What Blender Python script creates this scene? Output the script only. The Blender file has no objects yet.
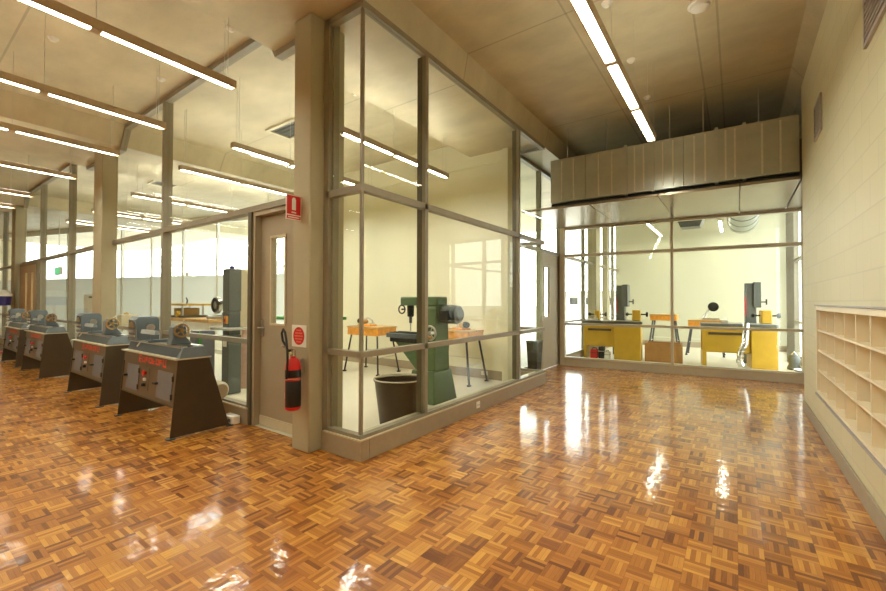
import bpy, bmesh, math, random
import numpy as np
from mathutils import Matrix, Vector
random.seed(7)
S = bpy.context.scene
COL = S.collection

# ------------------------------------------------------------------ camera
F_PX = 409.78
YAW, PITCH, ROLL, EYE = -0.6208, 0.0141, 0.0022, 1.30
def cam_rows():
    cy, sy = math.cos(YAW), math.sin(YAW)
    Ry = np.array([[cy, -sy, 0], [sy, cy, 0], [0, 0, 1]])
    W = np.array([[1, 0, 0], [0, 0, -1], [0, 1, 0]])
    Rp = np.array([[1, 0, 0], [0, math.cos(PITCH), math.sin(PITCH)], [0, -math.sin(PITCH), math.cos(PITCH)]])
    Rr = np.array([[math.cos(ROLL), -math.sin(ROLL), 0], [math.sin(ROLL), math.cos(ROLL), 0], [0, 0, 1]])
    return Rr @ Rp @ W @ Ry
_m = cam_rows()
cd = bpy.data.cameras.new('camera')
cd.sensor_width = 36.0
cd.lens = F_PX / 886 * 36
cd.clip_start = 0.05
cam = bpy.data.objects.new('camera', cd)
COL.objects.link(cam)
r, d, f = _m
cam.matrix_world = Matrix(((r[0], -d[0], -f[0], 0), (r[1], -d[1], -f[1], 0), (r[2], -d[2], -f[2], EYE), (0, 0, 0, 1)))
S.camera = cam

# ------------------------------------------------------------------ world, sun-less overcast sky, exposure
wd = bpy.data.worlds.new('overcast_sky')
S.world = wd
wd.use_nodes = True
bg = wd.node_tree.nodes['Background']
bg.inputs[0].default_value = (0.92, 0.96, 1.0, 1)
bg.inputs[1].default_value = 7.0
S.view_settings.view_transform = 'Standard'
S.view_settings.look = 'None'
S.view_settings.gamma = 1
S.view_settings.use_curve_mapping = False
S.view_settings.exposure = 0.28
TUBE = 40.0                       # radiance of the light tubes
TUBE_COL = (0.965, 0.965, 0.80, 1)
TUBE_WS = 86.0                    # the workshop fittings are stronger
CEIL_FILL = 10.0                    # glow strips added on top of the fittings to brighten the ceiling
try:
    S.cycles.use_denoising = True
    S.cycles.transparent_max_bounces = 40
    S.cycles.max_bounces = 10
    S.cycles.diffuse_bounces = 5
    S.cycles.glossy_bounces = 5
    S.cycles.sample_clamp_indirect = 6
    S.cycles.caustics_reflective = False
    S.cycles.caustics_refractive = False
except Exception:
    pass

# ------------------------------------------------------------------ materials
def lin(c):
    return tuple(((v / 255) / 12.92 if v / 255 <= 0.04045 else ((v / 255 + 0.055) / 1.055) ** 2.4) for v in c) + (1,)

def newmat(name):
    m = bpy.data.materials.new(name)
    m.use_nodes = True
    nt = m.node_tree
    return m, nt, nt.nodes, nt.links, nt.nodes['Principled BSDF']

def mat(name, rgb, rough=0.5, metal=0.0, var=0.06, scale=18.0, spec=0.5):
    """paint / plastic / metal: a base colour with a little procedural unevenness"""
    m, nt, N, L, b = newmat(name)
    tc = N.new('ShaderNodeTexCoord')
    nz = N.new('ShaderNodeTexNoise')
    nz.inputs['Scale'].default_value = scale
    nz.inputs['Detail'].default_value = 3
    L.new(tc.outputs['Object'], nz.inputs['Vector'])
    rp = N.new('ShaderNodeValToRGB')
    c = lin(rgb)
    rp.color_ramp.elements[0].position = 0.3
    rp.color_ramp.elements[1].position = 0.7
    rp.color_ramp.elements[0].color = tuple(x * (1 - var) for x in c[:3]) + (1,)
    rp.color_ramp.elements[1].color = tuple(min(1, x * (1 + var)) for x in c[:3]) + (1,)
    L.new(nz.outputs['Fac'], rp.inputs['Fac'])
    L.new(rp.outputs['Color'], b.inputs['Base Color'])
    b.inputs['Roughness'].default_value = rough
    b.inputs['Metallic'].default_value = metal
    b.inputs['Specular IOR Level'].default_value = spec
    return m

def emis(name, col, strength):
    m, nt, N, L, b = newmat(name)
    b.inputs['Base Color'].default_value = col
    b.inputs['Emission Color'].default_value = col
    b.inputs['Emission Strength'].default_value = strength
    return m

def math_node(N, op, a=None, b=None):
    n = N.new('ShaderNodeMath')
    n.operation = op
    if a is not None: n.inputs[0].default_value = a
    if b is not None: n.inputs[1].default_value = b
    return n

def make_glass(name='clear_glass', tint=(0.975, 0.985, 0.955, 1), gain=0.5):
    m, nt, N, L, b = newmat(name)
    N.remove(b)
    out = N['Material Output']
    geo = N.new('ShaderNodeNewGeometry')
    dot = N.new('ShaderNodeVectorMath'); dot.operation = 'DOT_PRODUCT'
    L.new(geo.outputs['Normal'], dot.inputs[0]); L.new(geo.outputs['Incoming'], dot.inputs[1])
    ab = math_node(N, 'ABSOLUTE'); L.new(dot.outputs['Value'], ab.inputs[0])
    om = math_node(N, 'SUBTRACT', 1.0); L.new(ab.outputs[0], om.inputs[1])
    pw = math_node(N, 'POWER', None, 5.0); L.new(om.outputs[0], pw.inputs[0])
    mu = math_node(N, 'MULTIPLY_ADD', None, 0.8 * gain); mu.inputs[2].default_value = 0.04 * gain
    L.new(pw.outputs[0], mu.inputs[0])
    tr = N.new('ShaderNodeBsdfTransparent'); tr.inputs[0].default_value = tint
    gl = N.new('ShaderNodeBsdfGlossy'); gl.inputs['Roughness'].default_value = 0.0
    mx = N.new('ShaderNodeMixShader')
    L.new(mu.outputs[0], mx.inputs[0]); L.new(tr.outputs[0], mx.inputs[1]); L.new(gl.outputs[0], mx.inputs[2])
    L.new(mx.outputs[0], out.inputs['Surface'])
    return m

def make_parquet():
    m, nt, N, L, b = newmat('varnished_mosaic_parquet')
    T = 0.11
    tc = N.new('ShaderNodeTexCoord')
    sc = N.new('ShaderNodeVectorMath'); sc.operation = 'SCALE'; sc.inputs['Scale'].default_value = 1 / T
    L.new(tc.outputs['Object'], sc.inputs[0])
    fl = N.new('ShaderNodeVectorMath'); fl.operation = 'FLOOR'; L.new(sc.outputs[0], fl.inputs[0])
    fr = N.new('ShaderNodeVectorMath'); fr.operation = 'FRACTION'; L.new(sc.outputs[0], fr.inputs[0])
    sf = N.new('ShaderNodeSeparateXYZ'); L.new(fl.outputs[0], sf.inputs[0])
    sr = N.new('ShaderNodeSeparateXYZ'); L.new(fr.outputs[0], sr.inputs[0])
    ad = math_node(N, 'ADD'); L.new(sf.outputs[0], ad.inputs[0]); L.new(sf.outputs[1], ad.inputs[1])
    md = math_node(N, 'FLOORED_MODULO', None, 2.0); L.new(ad.outputs[0], md.inputs[0])
    def mixf(a, bsock):
        mx = N.new('ShaderNodeMix'); mx.data_type = 'FLOAT'
        L.new(md.outputs[0], mx.inputs[0]); L.new(a, mx.inputs[2]); L.new(bsock, mx.inputs[3])
        return mx.outputs[0]
    across = mixf(sr.outputs[0], sr.outputs[1])
    along = mixf(sr.outputs[1], sr.outputs[0])
    a5 = math_node(N, 'MULTIPLY', None, 5.0); L.new(across, a5.inputs[0])
    strip = math_node(N, 'FLOOR'); L.new(a5.outputs[0], strip.inputs[0])
    sfr = math_node(N, 'FRACT'); L.new(a5.outputs[0], sfr.inputs[0])
    cb = N.new('ShaderNodeCombineXYZ')
    L.new(sf.outputs[0], cb.inputs[0]); L.new(sf.outputs[1], cb.inputs[1]); L.new(strip.outputs[0], cb.inputs[2])
    wn = N.new('ShaderNodeTexWhiteNoise'); wn.noise_dimensions = '3D'; L.new(cb.outputs[0], wn.inputs['Vector'])
    cb2 = N.new('ShaderNodeCombineXYZ')
    L.new(sf.outputs[0], cb2.inputs[0]); L.new(sf.outputs[1], cb2.inputs[1])
    wt = N.new('ShaderNodeTexWhiteNoise'); wt.noise_dimensions = '3D'; L.new(cb2.outputs[0], wt.inputs['Vector'])
    mixv = N.new('ShaderNodeMix'); mixv.data_type = 'FLOAT'; mixv.inputs[0].default_value = 0.38
    L.new(wn.outputs['Value'], mixv.inputs[2]); L.new(wt.outputs['Value'], mixv.inputs[3])
    # grain along each finger
    gv = N.new('ShaderNodeCombineXYZ')
    ga = math_node(N, 'MULTIPLY', None, 14.0); L.new(a5.outputs[0], ga.inputs[0])
    gl = math_node(N, 'MULTIPLY', None, 3.0); L.new(along, gl.inputs[0])
    gw = math_node(N, 'MULTIPLY', None, 91.0); L.new(wn.outputs['Value'], gw.inputs[0])
    L.new(ga.outputs[0], gv.inputs[0]); L.new(gl.outputs[0], gv.inputs[1]); L.new(gw.outputs[0], gv.inputs[2])
    gn = N.new('ShaderNodeTexNoise'); gn.inputs['Scale'].default_value = 0.5; gn.inputs['Detail'].default_value = 2
    L.new(gv.outputs[0], gn.inputs['Vector'])
    g1 = math_node(N, 'MULTIPLY_ADD', None, 0.38); g1.inputs[2].default_value = -0.20; L.new(gn.outputs['Fac'], g1.inputs[0])
    sm = math_node(N, 'ADD'); L.new(mixv.outputs[0], sm.inputs[0]); L.new(g1.outputs[0], sm.inputs[1])
    rp = N.new('ShaderNodeValToRGB')
    els = rp.color_ramp.elements
    els[0].position = 0.08; els[0].color = lin((120, 64, 20))
    els[1].position = 0.95; els[1].color = lin((229, 168, 76))
    e = els.new(0.35); e.color = lin((174, 106, 36))
    e = els.new(0.62); e.color = lin((197, 129, 49))
    L.new(sm.outputs[0], rp.inputs['Fac'])
    # thin dark joints between tiles and fingers
    def edge(sock, w):
        c = math_node(N, 'SUBTRACT', None, 0.5); L.new(sock, c.inputs[0])
        a = math_node(N, 'ABSOLUTE'); L.new(c.outputs[0], a.inputs[0])
        g = math_node(N, 'GREATER_THAN', None, 0.5 - w); L.new(a.outputs[0], g.inputs[0])
        return g.outputs[0]
    e1, e2 = edge(sfr.outputs[0], 0.035), edge(along, 0.008)
    mxe = math_node(N, 'MAXIMUM'); L.new(e1, mxe.inputs[0]); L.new(e2, mxe.inputs[1])
    me = math_node(N, 'MULTIPLY', None, 0.45); L.new(mxe.outputs[0], me.inputs[0])
    cm = N.new('ShaderNodeMix'); cm.data_type = 'RGBA'
    L.new(me.outputs[0], cm.inputs[0]); L.new(rp.outputs['Color'], cm.inputs[6]); cm.inputs[7].default_value = lin((84, 42, 16))
    L.new(cm.outputs[2], b.inputs['Base Color'])
    b.inputs['Roughness'].default_value = 0.42
    b.inputs['Coat Weight'].default_value = 0.85
    b.inputs['Coat Roughness'].default_value = 0.07
    b.inputs['Specular IOR Level'].default_value = 0.35
    # every tile lies at a slightly different tilt, plus a soft ripple in the varnish
    nz = N.new('ShaderNodeTexNoise'); nz.inputs['Scale'].default_value = 16; nz.inputs['Detail'].default_value = 2
    L.new(tc.outputs['Object'], nz.inputs['Vector'])
    hh = math_node(N, 'MULTIPLY_ADD', None, 0.22); L.new(wn.outputs['Value'], hh.inputs[0]); L.new(nz.outputs['Fac'], hh.inputs[2])
    bp = N.new('ShaderNodeBump'); bp.inputs['Strength'].default_value = 0.03; bp.inputs['Distance'].default_value = 0.05
    L.new(hh.outputs[0], bp.inputs['Height'])
    L.new(bp.outputs[0], b.inputs['Normal']); L.new(bp.outputs[0], b.inputs['Coat Normal'])
    return m

def make_concrete(name, rgb, joints_y=None, joints_x=None, rough=0.75, spec=0.4, blot=0.16):
    m, nt, N, L, b = newmat(name)
    tc = N.new('ShaderNodeTexCoord')
    n1 = N.new('ShaderNodeTexNoise'); n1.inputs['Scale'].default_value = 0.9; n1.inputs['Detail'].default_value = 6; n1.inputs['Roughness'].default_value = 0.62
    mp = N.new('ShaderNodeMapping'); mp.inputs['Scale'].default_value = (1.0, 1.6, 1.0)
    L.new(tc.outputs['Object'], mp.inputs[0]); L.new(mp.outputs[0], n1.inputs['Vector'])
    rp = N.new('ShaderNodeValToRGB')
    c = lin(rgb)
    rp.color_ramp.elements[0].position = 0.3; rp.color_ramp.elements[1].position = 0.72
    rp.color_ramp.elements[0].color = tuple(x * (1 - blot) for x in c[:3]) + (1,)
    rp.color_ramp.elements[1].color = tuple(min(1, x * (1 + blot)) for x in c[:3]) + (1,)
    L.new(n1.outputs['Fac'], rp.inputs['Fac'])
    cur = rp.outputs['Color']
    sep = N.new('ShaderNodeSeparateXYZ'); L.new(tc.outputs['Object'], sep.inputs[0])
    for axis, lst in ((1, joints_y or []), (0, joints_x or [])):
        for v in lst:
            s = math_node(N, 'SUBTRACT', None, v); L.new(sep.outputs[axis], s.inputs[0])
            a = math_node(N, 'ABSOLUTE'); L.new(s.outputs[0], a.inputs[0])
            l = math_node(N, 'LESS_THAN', None, 0.010); L.new(a.outputs[0], l.inputs[0])
            k = math_node(N, 'MULTIPLY', None, 0.28); L.new(l.outputs[0], k.inputs[0])
            mx = N.new('ShaderNodeMix'); mx.data_type = 'RGBA'
            L.new(k.outputs[0], mx.inputs[0]); L.new(cur, mx.inputs[6]); mx.inputs[7].default_value = lin((60, 48, 30))
            cur = mx.outputs[2]
    L.new(cur, b.inputs['Base Color'])
    b.inputs['Roughness'].default_value = rough
    b.inputs['Specular IOR Level'].default_value = spec
    n2 = N.new('ShaderNodeTexNoise'); n2.inputs['Scale'].default_value = 30; n2.inputs['Detail'].default_value = 3
    L.new(tc.outputs['Object'], n2.inputs['Vector'])
    bp = N.new('ShaderNodeBump'); bp.inputs['Strength'].default_value = 0.08; bp.inputs['Distance'].default_value = 0.01
    L.new(n2.outputs['Fac'], bp.inputs['Height']); L.new(bp.outputs[0], b.inputs['Normal'])
    return m

def make_blockwork():
    m, nt, N, L, b = newmat('painted_blockwork')
    tc = N.new('ShaderNodeTexCoord')
    sep = N.new('ShaderNodeSeparateXYZ'); L.new(tc.outputs['Object'], sep.inputs[0])
    cb = N.new('ShaderNodeCombineXYZ')
    L.new(sep.outputs[1], cb.inputs[0]); L.new(sep.outputs[2], cb.inputs[1])
    br = N.new('ShaderNodeTexBrick')
    br.inputs['Scale'].default_value = 1.0
    br.inputs['Brick Width'].default_value = 0.37; br.inputs['Row Height'].default_value = 0.187
    br.inputs['Mortar Size'].default_value = 0.006; br.inputs['Mortar Smooth'].default_value = 0.3
    br.inputs['Color1'].default_value = lin((221, 213, 178)); br.inputs['Color2'].default_value = lin((217, 209, 173))
    br.inputs['Mortar'].default_value = lin((209, 201, 171))
    L.new(cb.outputs[0], br.inputs['Vector'])
    L.new(br.outputs['Color'], b.inputs['Base Color'])
    b.inputs['Roughness'].default_value = 0.5
    bp = N.new('ShaderNodeBump'); bp.inputs['Strength'].default_value = 0.2; bp.inputs['Distance'].default_value = 0.006; bp.invert = True
    L.new(br.outputs['Fac'], bp.inputs['Height']); L.new(bp.outputs[0], b.inputs['Normal'])
    return m

def make_frosted():
    m, nt, N, L, b = newmat('frosted_film')
    N.remove(b)
    df = N.new('ShaderNodeBsdfDiffuse'); df.inputs[0].default_value = (0.9, 0.92, 0.9, 1)
    tl = N.new('ShaderNodeBsdfTranslucent'); tl.inputs[0].default_value = (0.62, 0.63, 0.58, 1)
    mx = N.new('ShaderNodeMixShader'); mx.inputs[0].default_value = 0.5
    L.new(df.outputs[0], mx.inputs[1]); L.new(tl.outputs[0], mx.inputs[2])
    L.new(mx.outputs[0], N['Material Output'].inputs['Surface'])
    return m

M = {}
M['parquet'] = make_parquet()
M['vinyl'] = mat('pale_vinyl_floor', (222, 216, 196), 0.28, var=0.03, scale=6)
M['ceil'] = make_concrete('off_form_concrete', (200, 189, 158), joints_y=[-1.6, 0.85, 3.9, 6.35], joints_x=[-0.32, -0.13, -1.33], rough=0.5, blot=0.2)
M['col'] = make_concrete('column_concrete', (178, 170, 142), blot=0.10, rough=0.65)
M['block'] = make_blockwork()
M['cream'] = mat('cream_paint', (234, 230, 200), 0.55, var=0.015, scale=3)
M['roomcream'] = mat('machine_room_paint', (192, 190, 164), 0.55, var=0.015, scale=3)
M['ventgrey'] = mat('vent_grey', (172, 166, 164), 0.45)
M['hallpaint'] = mat('hall_paint', (214, 202, 168), 0.55, var=0.02, scale=3)
M['frame'] = mat('bronze_grey_frame', (146, 138, 118), 0.42, var=0.04)
M['framepale'] = mat('pale_grey_frame', (206, 198, 178), 0.42, var=0.03)
M['rib'] = mat('rib_highlight', (214, 210, 196), 0.3, 0.3)  # pale tone carrying the painted highlight of the duct ribs
M['framedark'] = mat('dark_olive_frame', (98, 90, 70), 0.45, var=0.04)
M['sill'] = mat('sill_capping', (206, 196, 168), 0.4, var=0.03)
M['plinth'] = mat('plinth_paint', (166, 152, 128), 0.5, var=0.04)
M['door'] = mat('door_paint', (168, 156, 132), 0.42, var=0.03, scale=5)
M['doortan'] = mat('tan_door', (196, 166, 124), 0.45, var=0.04, scale=5)
M['glass'] = make_glass()
M['frost'] = make_frosted()
M['tube'] = emis('fluorescent_tube', TUBE_COL, TUBE)
M['tube_ws'] = emis('workshop_tube', (1, .985, .92, 1), TUBE_WS)
M['ceil_fill_ws'] = emis('workshop_ceiling_fill', (1, .985, .92, 1), 30.0)
M['ceil_fill'] = emis('hall_ceiling_fill', TUBE_COL, CEIL_FILL)
M['fixture'] = mat('fixture_aluminium', (196, 178, 150), 0.4, 0.3, 0.03)
M['galv'] = mat('galvanised_sheet', (182, 184, 174), 0.28, 0.6, 0.07, 5)
M['soffit'] = mat('glossy_metal_panel', (160, 146, 124), 0.24, 0.6, 0.03, 4)
M['black'] = mat('black_plastic', (28, 26, 24), 0.45)
M['gapshade'] = mat('recess_shade', (26, 24, 20), 0.8)  # near-black colour painted in as the shade inside narrow gaps
M['white'] = mat('white_enamel', (238, 236, 228), 0.4, var=0.02)
M['shelf'] = mat('cream_laminate', (248, 236, 208), 0.42, var=0.02, scale=6)
M['steelblue'] = mat('blue_grey_machine_paint', (112, 124, 132), 0.38, 0.05, 0.06, 14)
M['steeldk'] = mat('dark_blue_grey_paint', (78, 87, 94), 0.4, 0.05, 0.06, 14)
M['paleblue'] = mat('pale_blue_grey_casting', (176, 188, 192), 0.35, 0.1, 0.04)
M['spiral'] = mat('spiral_duct_steel', (142, 146, 138), 0.3, 0.5, 0.06, 6)
M['brown'] = mat('brown_stand_paint', (76, 64, 46), 0.42, 0.1, 0.06, 8)
M['brownlt'] = mat('bronze_stand_paint', (104, 88, 66), 0.42, 0.1, 0.06, 8)
M['panelgrey'] = mat('grey_door_panel', (112, 114, 120), 0.45, var=0.05)
M['steel'] = mat('machined_steel', (206, 204, 196), 0.28, 0.9, 0.05, 30)
M['brass'] = mat('worn_gold_rim', (176, 148, 100), 0.3, 0.75, 0.08, 30)
M['red'] = mat('signal_red', (206, 26, 24), 0.35, var=0.04)
M['redletter'] = mat('red_lettering', (222, 62, 36), 0.5)
M['orange'] = mat('orange_enamel', (230, 156, 56), 0.4, var=0.15)
M['yellow'] = mat('yellow_machine_paint', (194, 154, 36), 0.4, var=0.05, scale=7)
M['green'] = mat('green_machine_paint', (84, 110, 72), 0.42, var=0.06, scale=7)
M['greybs'] = mat('slate_machine_paint', (92, 96, 90), 0.42, 0.05, 0.05, 7)
M['bin'] = mat('brown_black_plastic', (66, 52, 36), 0.42, var=0.08, scale=8)
M['wood'] = mat('pale_timber', (204, 164, 104), 0.5, var=0.12, scale=14)
M['crate'] = mat('brown_crate_board', (176, 128, 66), 0.55, var=0.08, scale=9)
M['beige'] = mat('beige_cabinet', (190, 178, 148), 0.45, var=0.03)
M['chrome'] = mat('chrome', (222, 222, 220), 0.12, 1.0, 0.02)
M['blue'] = mat('violet_blue_plastic', (50, 46, 132), 0.4)
M['concretegr'] = mat('outdoor_paving', (186, 184, 178), 0.8, var=0.08, scale=2)
M['leaf'] = mat('grey_green_foliage', (214, 220, 204), 0.7, var=0.3, scale=6)
M['bark'] = mat('bark', (100, 86, 70), 0.8, var=0.2)
M['render'] = mat('pale_render', (206, 200, 186), 0.7, var=0.04)
M['rooftile'] = mat('grey_roof', (140, 136, 128), 0.7, var=0.1)
M['exitgreen'] = emis('green_sign_light', (0.10, 0.55, 0.25, 1), 1.2)
M['cabinetgreen'] = mat('green_strip', (70, 140, 70), 0.5)
M['pink'] = mat('faded_pink_plastic', (196, 160, 140), 0.5)

# ------------------------------------------------------------------ mesh builder
class MB:
    def __init__(s): s.v = []; s.f = []; s.sm = []; s.mi = []; s.cur = 0
    def add(s, verts, faces, smooth=False):
        o = len(s.v)
        s.v += [tuple(p) for p in verts]
        for fc in faces:
            s.f.append(tuple(i + o for i in fc)); s.sm.append(smooth); s.mi.append(s.cur)
        return s
    def box(s, x0, x1, y0, y1, z0, z1):
        v = [(x0, y0, z0), (x1, y0, z0), (x1, y1, z0), (x0, y1, z0), (x0, y0, z1), (x1, y0, z1), (x1, y1, z1), (x0, y1, z1)]
        return s.add(v, [(3, 2, 1, 0), (4, 5, 6, 7), (0, 1, 5, 4), (1, 2, 6, 5), (2, 3, 7, 6), (3, 0, 4, 7)])
    def hexa(s, lo, hi):
        """two quads (4 points each, counter-clockwise from above) joined into a solid"""
        return s.add(list(lo) + list(hi), [(3, 2, 1, 0), (4, 5, 6, 7), (0, 1, 5, 4), (1, 2, 6, 5), (2, 3, 7, 6), (3, 0, 4, 7)])
    def obox(s, c, u, L, W, z0, z1):
        """box centred on plan point c, long axis along plan direction u"""
        u = Vector((u[0], u[1])).normalized(); w = Vector((-u.y, u.x)); c = Vector(c[:2])
        p = [c + u * (a * L / 2) + w * (b * W / 2) for a, b in ((-1, -1), (1, -1), (1, 1), (-1, 1))]
        return s.hexa([(q.x, q.y, z0) for q in p], [(q.x, q.y, z1) for q in p])
    def prism(s, poly, axis, a, b):
        """polygon in the plane across axis, extruded from a to b"""
        def P(u, w, t): return {'x': (t, u, w), 'y': (u, t, w), 'z': (u, w, t)}[axis]
        n = len(poly)
        v = [P(u, w, a) for u, w in poly] + [P(u, w, b) for u, w in poly]
        return s.add(v, [tuple(range(n))[::-1], tuple(range(n, 2 * n))] + [(i, (i + 1) % n, (i + 1) % n + n, i + n) for i in range(n)])
    def tube(s, pts, r, seg=10, caps=True, r2=None):
        pts = [Vector(p) for p in pts]
        n = len(pts); V = []; up = None
        for i, p in enumerate(pts):
            t = (pts[min(i + 1, n - 1)] - pts[max(i - 1, 0)]).normalized()
            if up is None:
                up = Vector((0, 0, 1)) if abs(t.z) < 0.9 else Vector((1, 0, 0))
            a = t.cross(up)
            if a.length < 1e-5: a = t.orthogonal()
            a.normalize(); bb = a.cross(t).normalized(); up = bb
            rr = r if r2 is None else r + (r2 - r) * i / max(1, n - 1)
            for k in range(seg):
                an = 2 * math.pi * k / seg
                V.append(p + a * (math.cos(an) * rr) + bb * (math.sin(an) * rr))
        F = []
        for i in range(n - 1):
            for k in range(seg):
                F.append((i * seg + k, i * seg + (k + 1) % seg, (i + 1) * seg + (k + 1) % seg, (i + 1) * seg + k))
        s.add(V, F, True)
        if caps:
            o = len(s.v) - n * seg
            s.f.append(tuple(range(o + seg - 1, o - 1, -1))); s.sm.append(False); s.mi.append(s.cur)
            s.f.append(tuple(range(o + (n - 1) * seg, o + n * seg))); s.sm.append(False); s.mi.append(s.cur)
        return s
    def bar(s, p, q, w):
        return s.tube([p, q], w, 4)
    def lathe(s, prof, c=(0, 0, 0), axis='z', seg=24, a0=0.0, a1=None):
        """profile [(r, t)] turned about an axis through c"""
        V = []; full = a1 is None
        m = seg if full else seg + 1
        for (rr, t) in prof:
            for k in range(m):
                an = (2 * math.pi * k / seg) if full else a0 + (a1 - a0) * k / seg
                cx, sx = math.cos(an) * rr, math.sin(an) * rr
                V.append({'z': (c[0] + cx, c[1] + sx, c[2] + t), 'x': (c[0] + t, c[1] + cx, c[2] + sx), 'y': (c[0] + sx, c[1] + t, c[2] + cx)}[axis])
        F = []
        for i in range(len(prof) - 1):
            for k in range(seg):
                k2 = (k + 1) % m
                F.append((i * m + k, i * m + k2, (i + 1) * m + k2, (i + 1) * m + k))
        s.add(V, F, True)
        return s
    def torus(s, c, R, r, axis='z', seg=28, sub=8):
        V = []; F = []
        for i in range(seg):
            a = 2 * math.pi * i / seg
            for j in range(sub):
                b = 2 * math.pi * j / sub
                rr = R + r * math.cos(b); t = r * math.sin(b)
                x, y = rr * math.cos(a), rr * math.sin(a)
                V.append({'z': (c[0] + x, c[1] + y, c[2] + t), 'x': (c[0] + t, c[1] + x, c[2] + y), 'y': (c[0] + y, c[1] + t, c[2] + x)}[axis])
        for i in range(seg):
            for j in range(sub):
                F.append((i * sub + j, ((i + 1) % seg) * sub + j, ((i + 1) % seg) * sub + (j + 1) % sub, i * sub + (j + 1) % sub))
        return s.add(V, F, True)
    def build(s, name, m, parent=None, bevel=0.0, loc=None, rotz=None):
        me = bpy.data.meshes.new(name)
        me.from_pydata(s.v, [], s.f)
        for i, p in enumerate(me.polygons):
            p.use_smooth = s.sm[i]; p.material_index = s.mi[i]
        for q in (m if isinstance(m, (list, tuple)) else [m]): me.materials.append(q)
        bm = bmesh.new(); bm.from_mesh(me); bmesh.ops.recalc_face_normals(bm, faces=bm.faces[:]); bm.to_mesh(me); bm.free()
        try: me.set_sharp_from_angle(angle=math.radians(40))
        except Exception: pass
        o = bpy.data.objects.new(name, me); COL.objects.link(o)
        if parent is not None: o.parent = parent
        if loc is not None: o.location = loc
        if rotz is not None: o.rotation_euler.z = rotz
        if bevel > 0:
            b = o.modifiers.new('soft_edges', 'BEVEL'); b.width = bevel; b.segments = 2; b.limit_method = 'ANGLE'; b.angle_limit = math.radians(50)
        return o

def tag(o, label, cat, group=None):
    o['label'] = label; o['category'] = cat
    if group: o['group'] = group
    return o
def thing(name, label, cat, loc=(0, 0, 0), rotz=0.0, group=None):
    o = bpy.data.objects.new(name, None); COL.objects.link(o)
    o.empty_display_size = 0.1
    o.location = loc; o.rotation_euler.z = rotz
    return tag(o, label, cat, group)
def struct(o):
    o['kind'] = 'structure'; return o
def node(name):
    o = bpy.data.objects.new(name, None); COL.objects.link(o); o.empty_display_size = 0.1
    return struct(o)
def copy_tree(o, parent=None):
    c = o.copy(); COL.objects.link(c)
    if parent is not None: c.parent = parent
    for ch in list(o.children): copy_tree(ch, c)
    return c

# ------------------------------------------------------------------ plan constants
ZC, ZB = 4.10, 3.80               # trough ceiling, underside of the beams
XR = 0.665                        # hall side of the right wall
YP = 2.36                         # glass line of the workshop partition
XB = -2.51                        # glass line of the projecting glass bay
XG = -3.00                        # exterior glazing line beside the far door
CA = 0.0986                       # the far partition is a little askew
UC = (math.cos(CA), math.sin(CA)); NCv = (-math.sin(CA), math.cos(CA))
B0 = (-2.923, 8.304)
def far(t, off=0.0):              # point t metres along the far partition, off metres behind it
    return (B0[0] + UC[0] * t + NCv[0] * off, B0[1] + UC[1] * t + NCv[1] * off)
CEIL = [(-30.0, ZC), (-16.95, ZC), (-16.75, ZB), (-15.25, ZB), (-15.05, ZC), (-10.05, ZC), (-9.85, ZB), (-8.10, ZB), (-7.88, ZC), (-3.92, ZC), (-3.74, ZB),
        (-2.51, ZB), (-2.45, ZC), (0.555, ZC), (XR, 3.93), (1.60, 3.93)]
def zceil(x):
    for (a, za), (b, zb) in zip(CEIL, CEIL[1:]):
        if a <= x <= b: return za + (zb - za) * (x - a) / (b - a)
    return ZC
def ceil_profile(x0, x1):
    pts = [(x0, zceil(x0))] + [p for p in CEIL if x0 < p[0] < x1] + [(x1, zceil(x1))]
    return pts

# ------------------------------------------------------------------ floors and ceilings
struct(MB().add([(-28, -5, 0), (XR + .4, -5, 0), (XR + .4, 2.35, 0), (-28, 2.35, 0), (-28, -5, -.12), (XR + .4, -5, -.12), (XR + .4, 2.35, -.12), (-28, 2.35, -.12)],
       [(0, 1, 2, 3), (7, 6, 5, 4), (0, 4, 5, 1), (1, 5, 6, 2), (2, 6, 7, 3), (3, 7, 4, 0)])
       .prism([(-2.52, 2.35), (1.3, 2.35), (1.3, far(4.2)[1] + .05), (far(0)[0] - .08, far(0)[1] + .0), (-2.92, 6.27), (-2.52, 6.27)], 'z', -.12, 0.0)
       .build('floor', M['parquet']))
struct(MB().prism([(-28, 2.35), (-2.52, 2.35), (-2.52, 6.27), (-7.6, 6.2), (-7.6, 8.75), (-28, 4.0)], 'z', -.12, 0.0).build('floor_workshop', M['vinyl']))
struct(MB().prism([far(-.08), far(4.25), (1.4, 14.4), (-3.2, 14.4)], 'z', -.12, 0.0).build('floor_machine_room', M['vinyl']))
def ceiling(name, x0, x1, y0, y1):
    pr = ceil_profile(x0, x1)
    poly = [(x0, ZC + .25)] + pr + [(x1, ZC + .25)]
    return struct(MB().prism(poly, 'y', y0, y1).build(name, M['ceil']))
ceiling('ceiling', -28, 1.5, -5, 6.2)
ceiling('ceiling_workshop', -28, -7.45, 6.2, 9.0)
ceiling('ceiling_machine_room', -3.12, 1.5, 6.2, 14.6)

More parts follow.
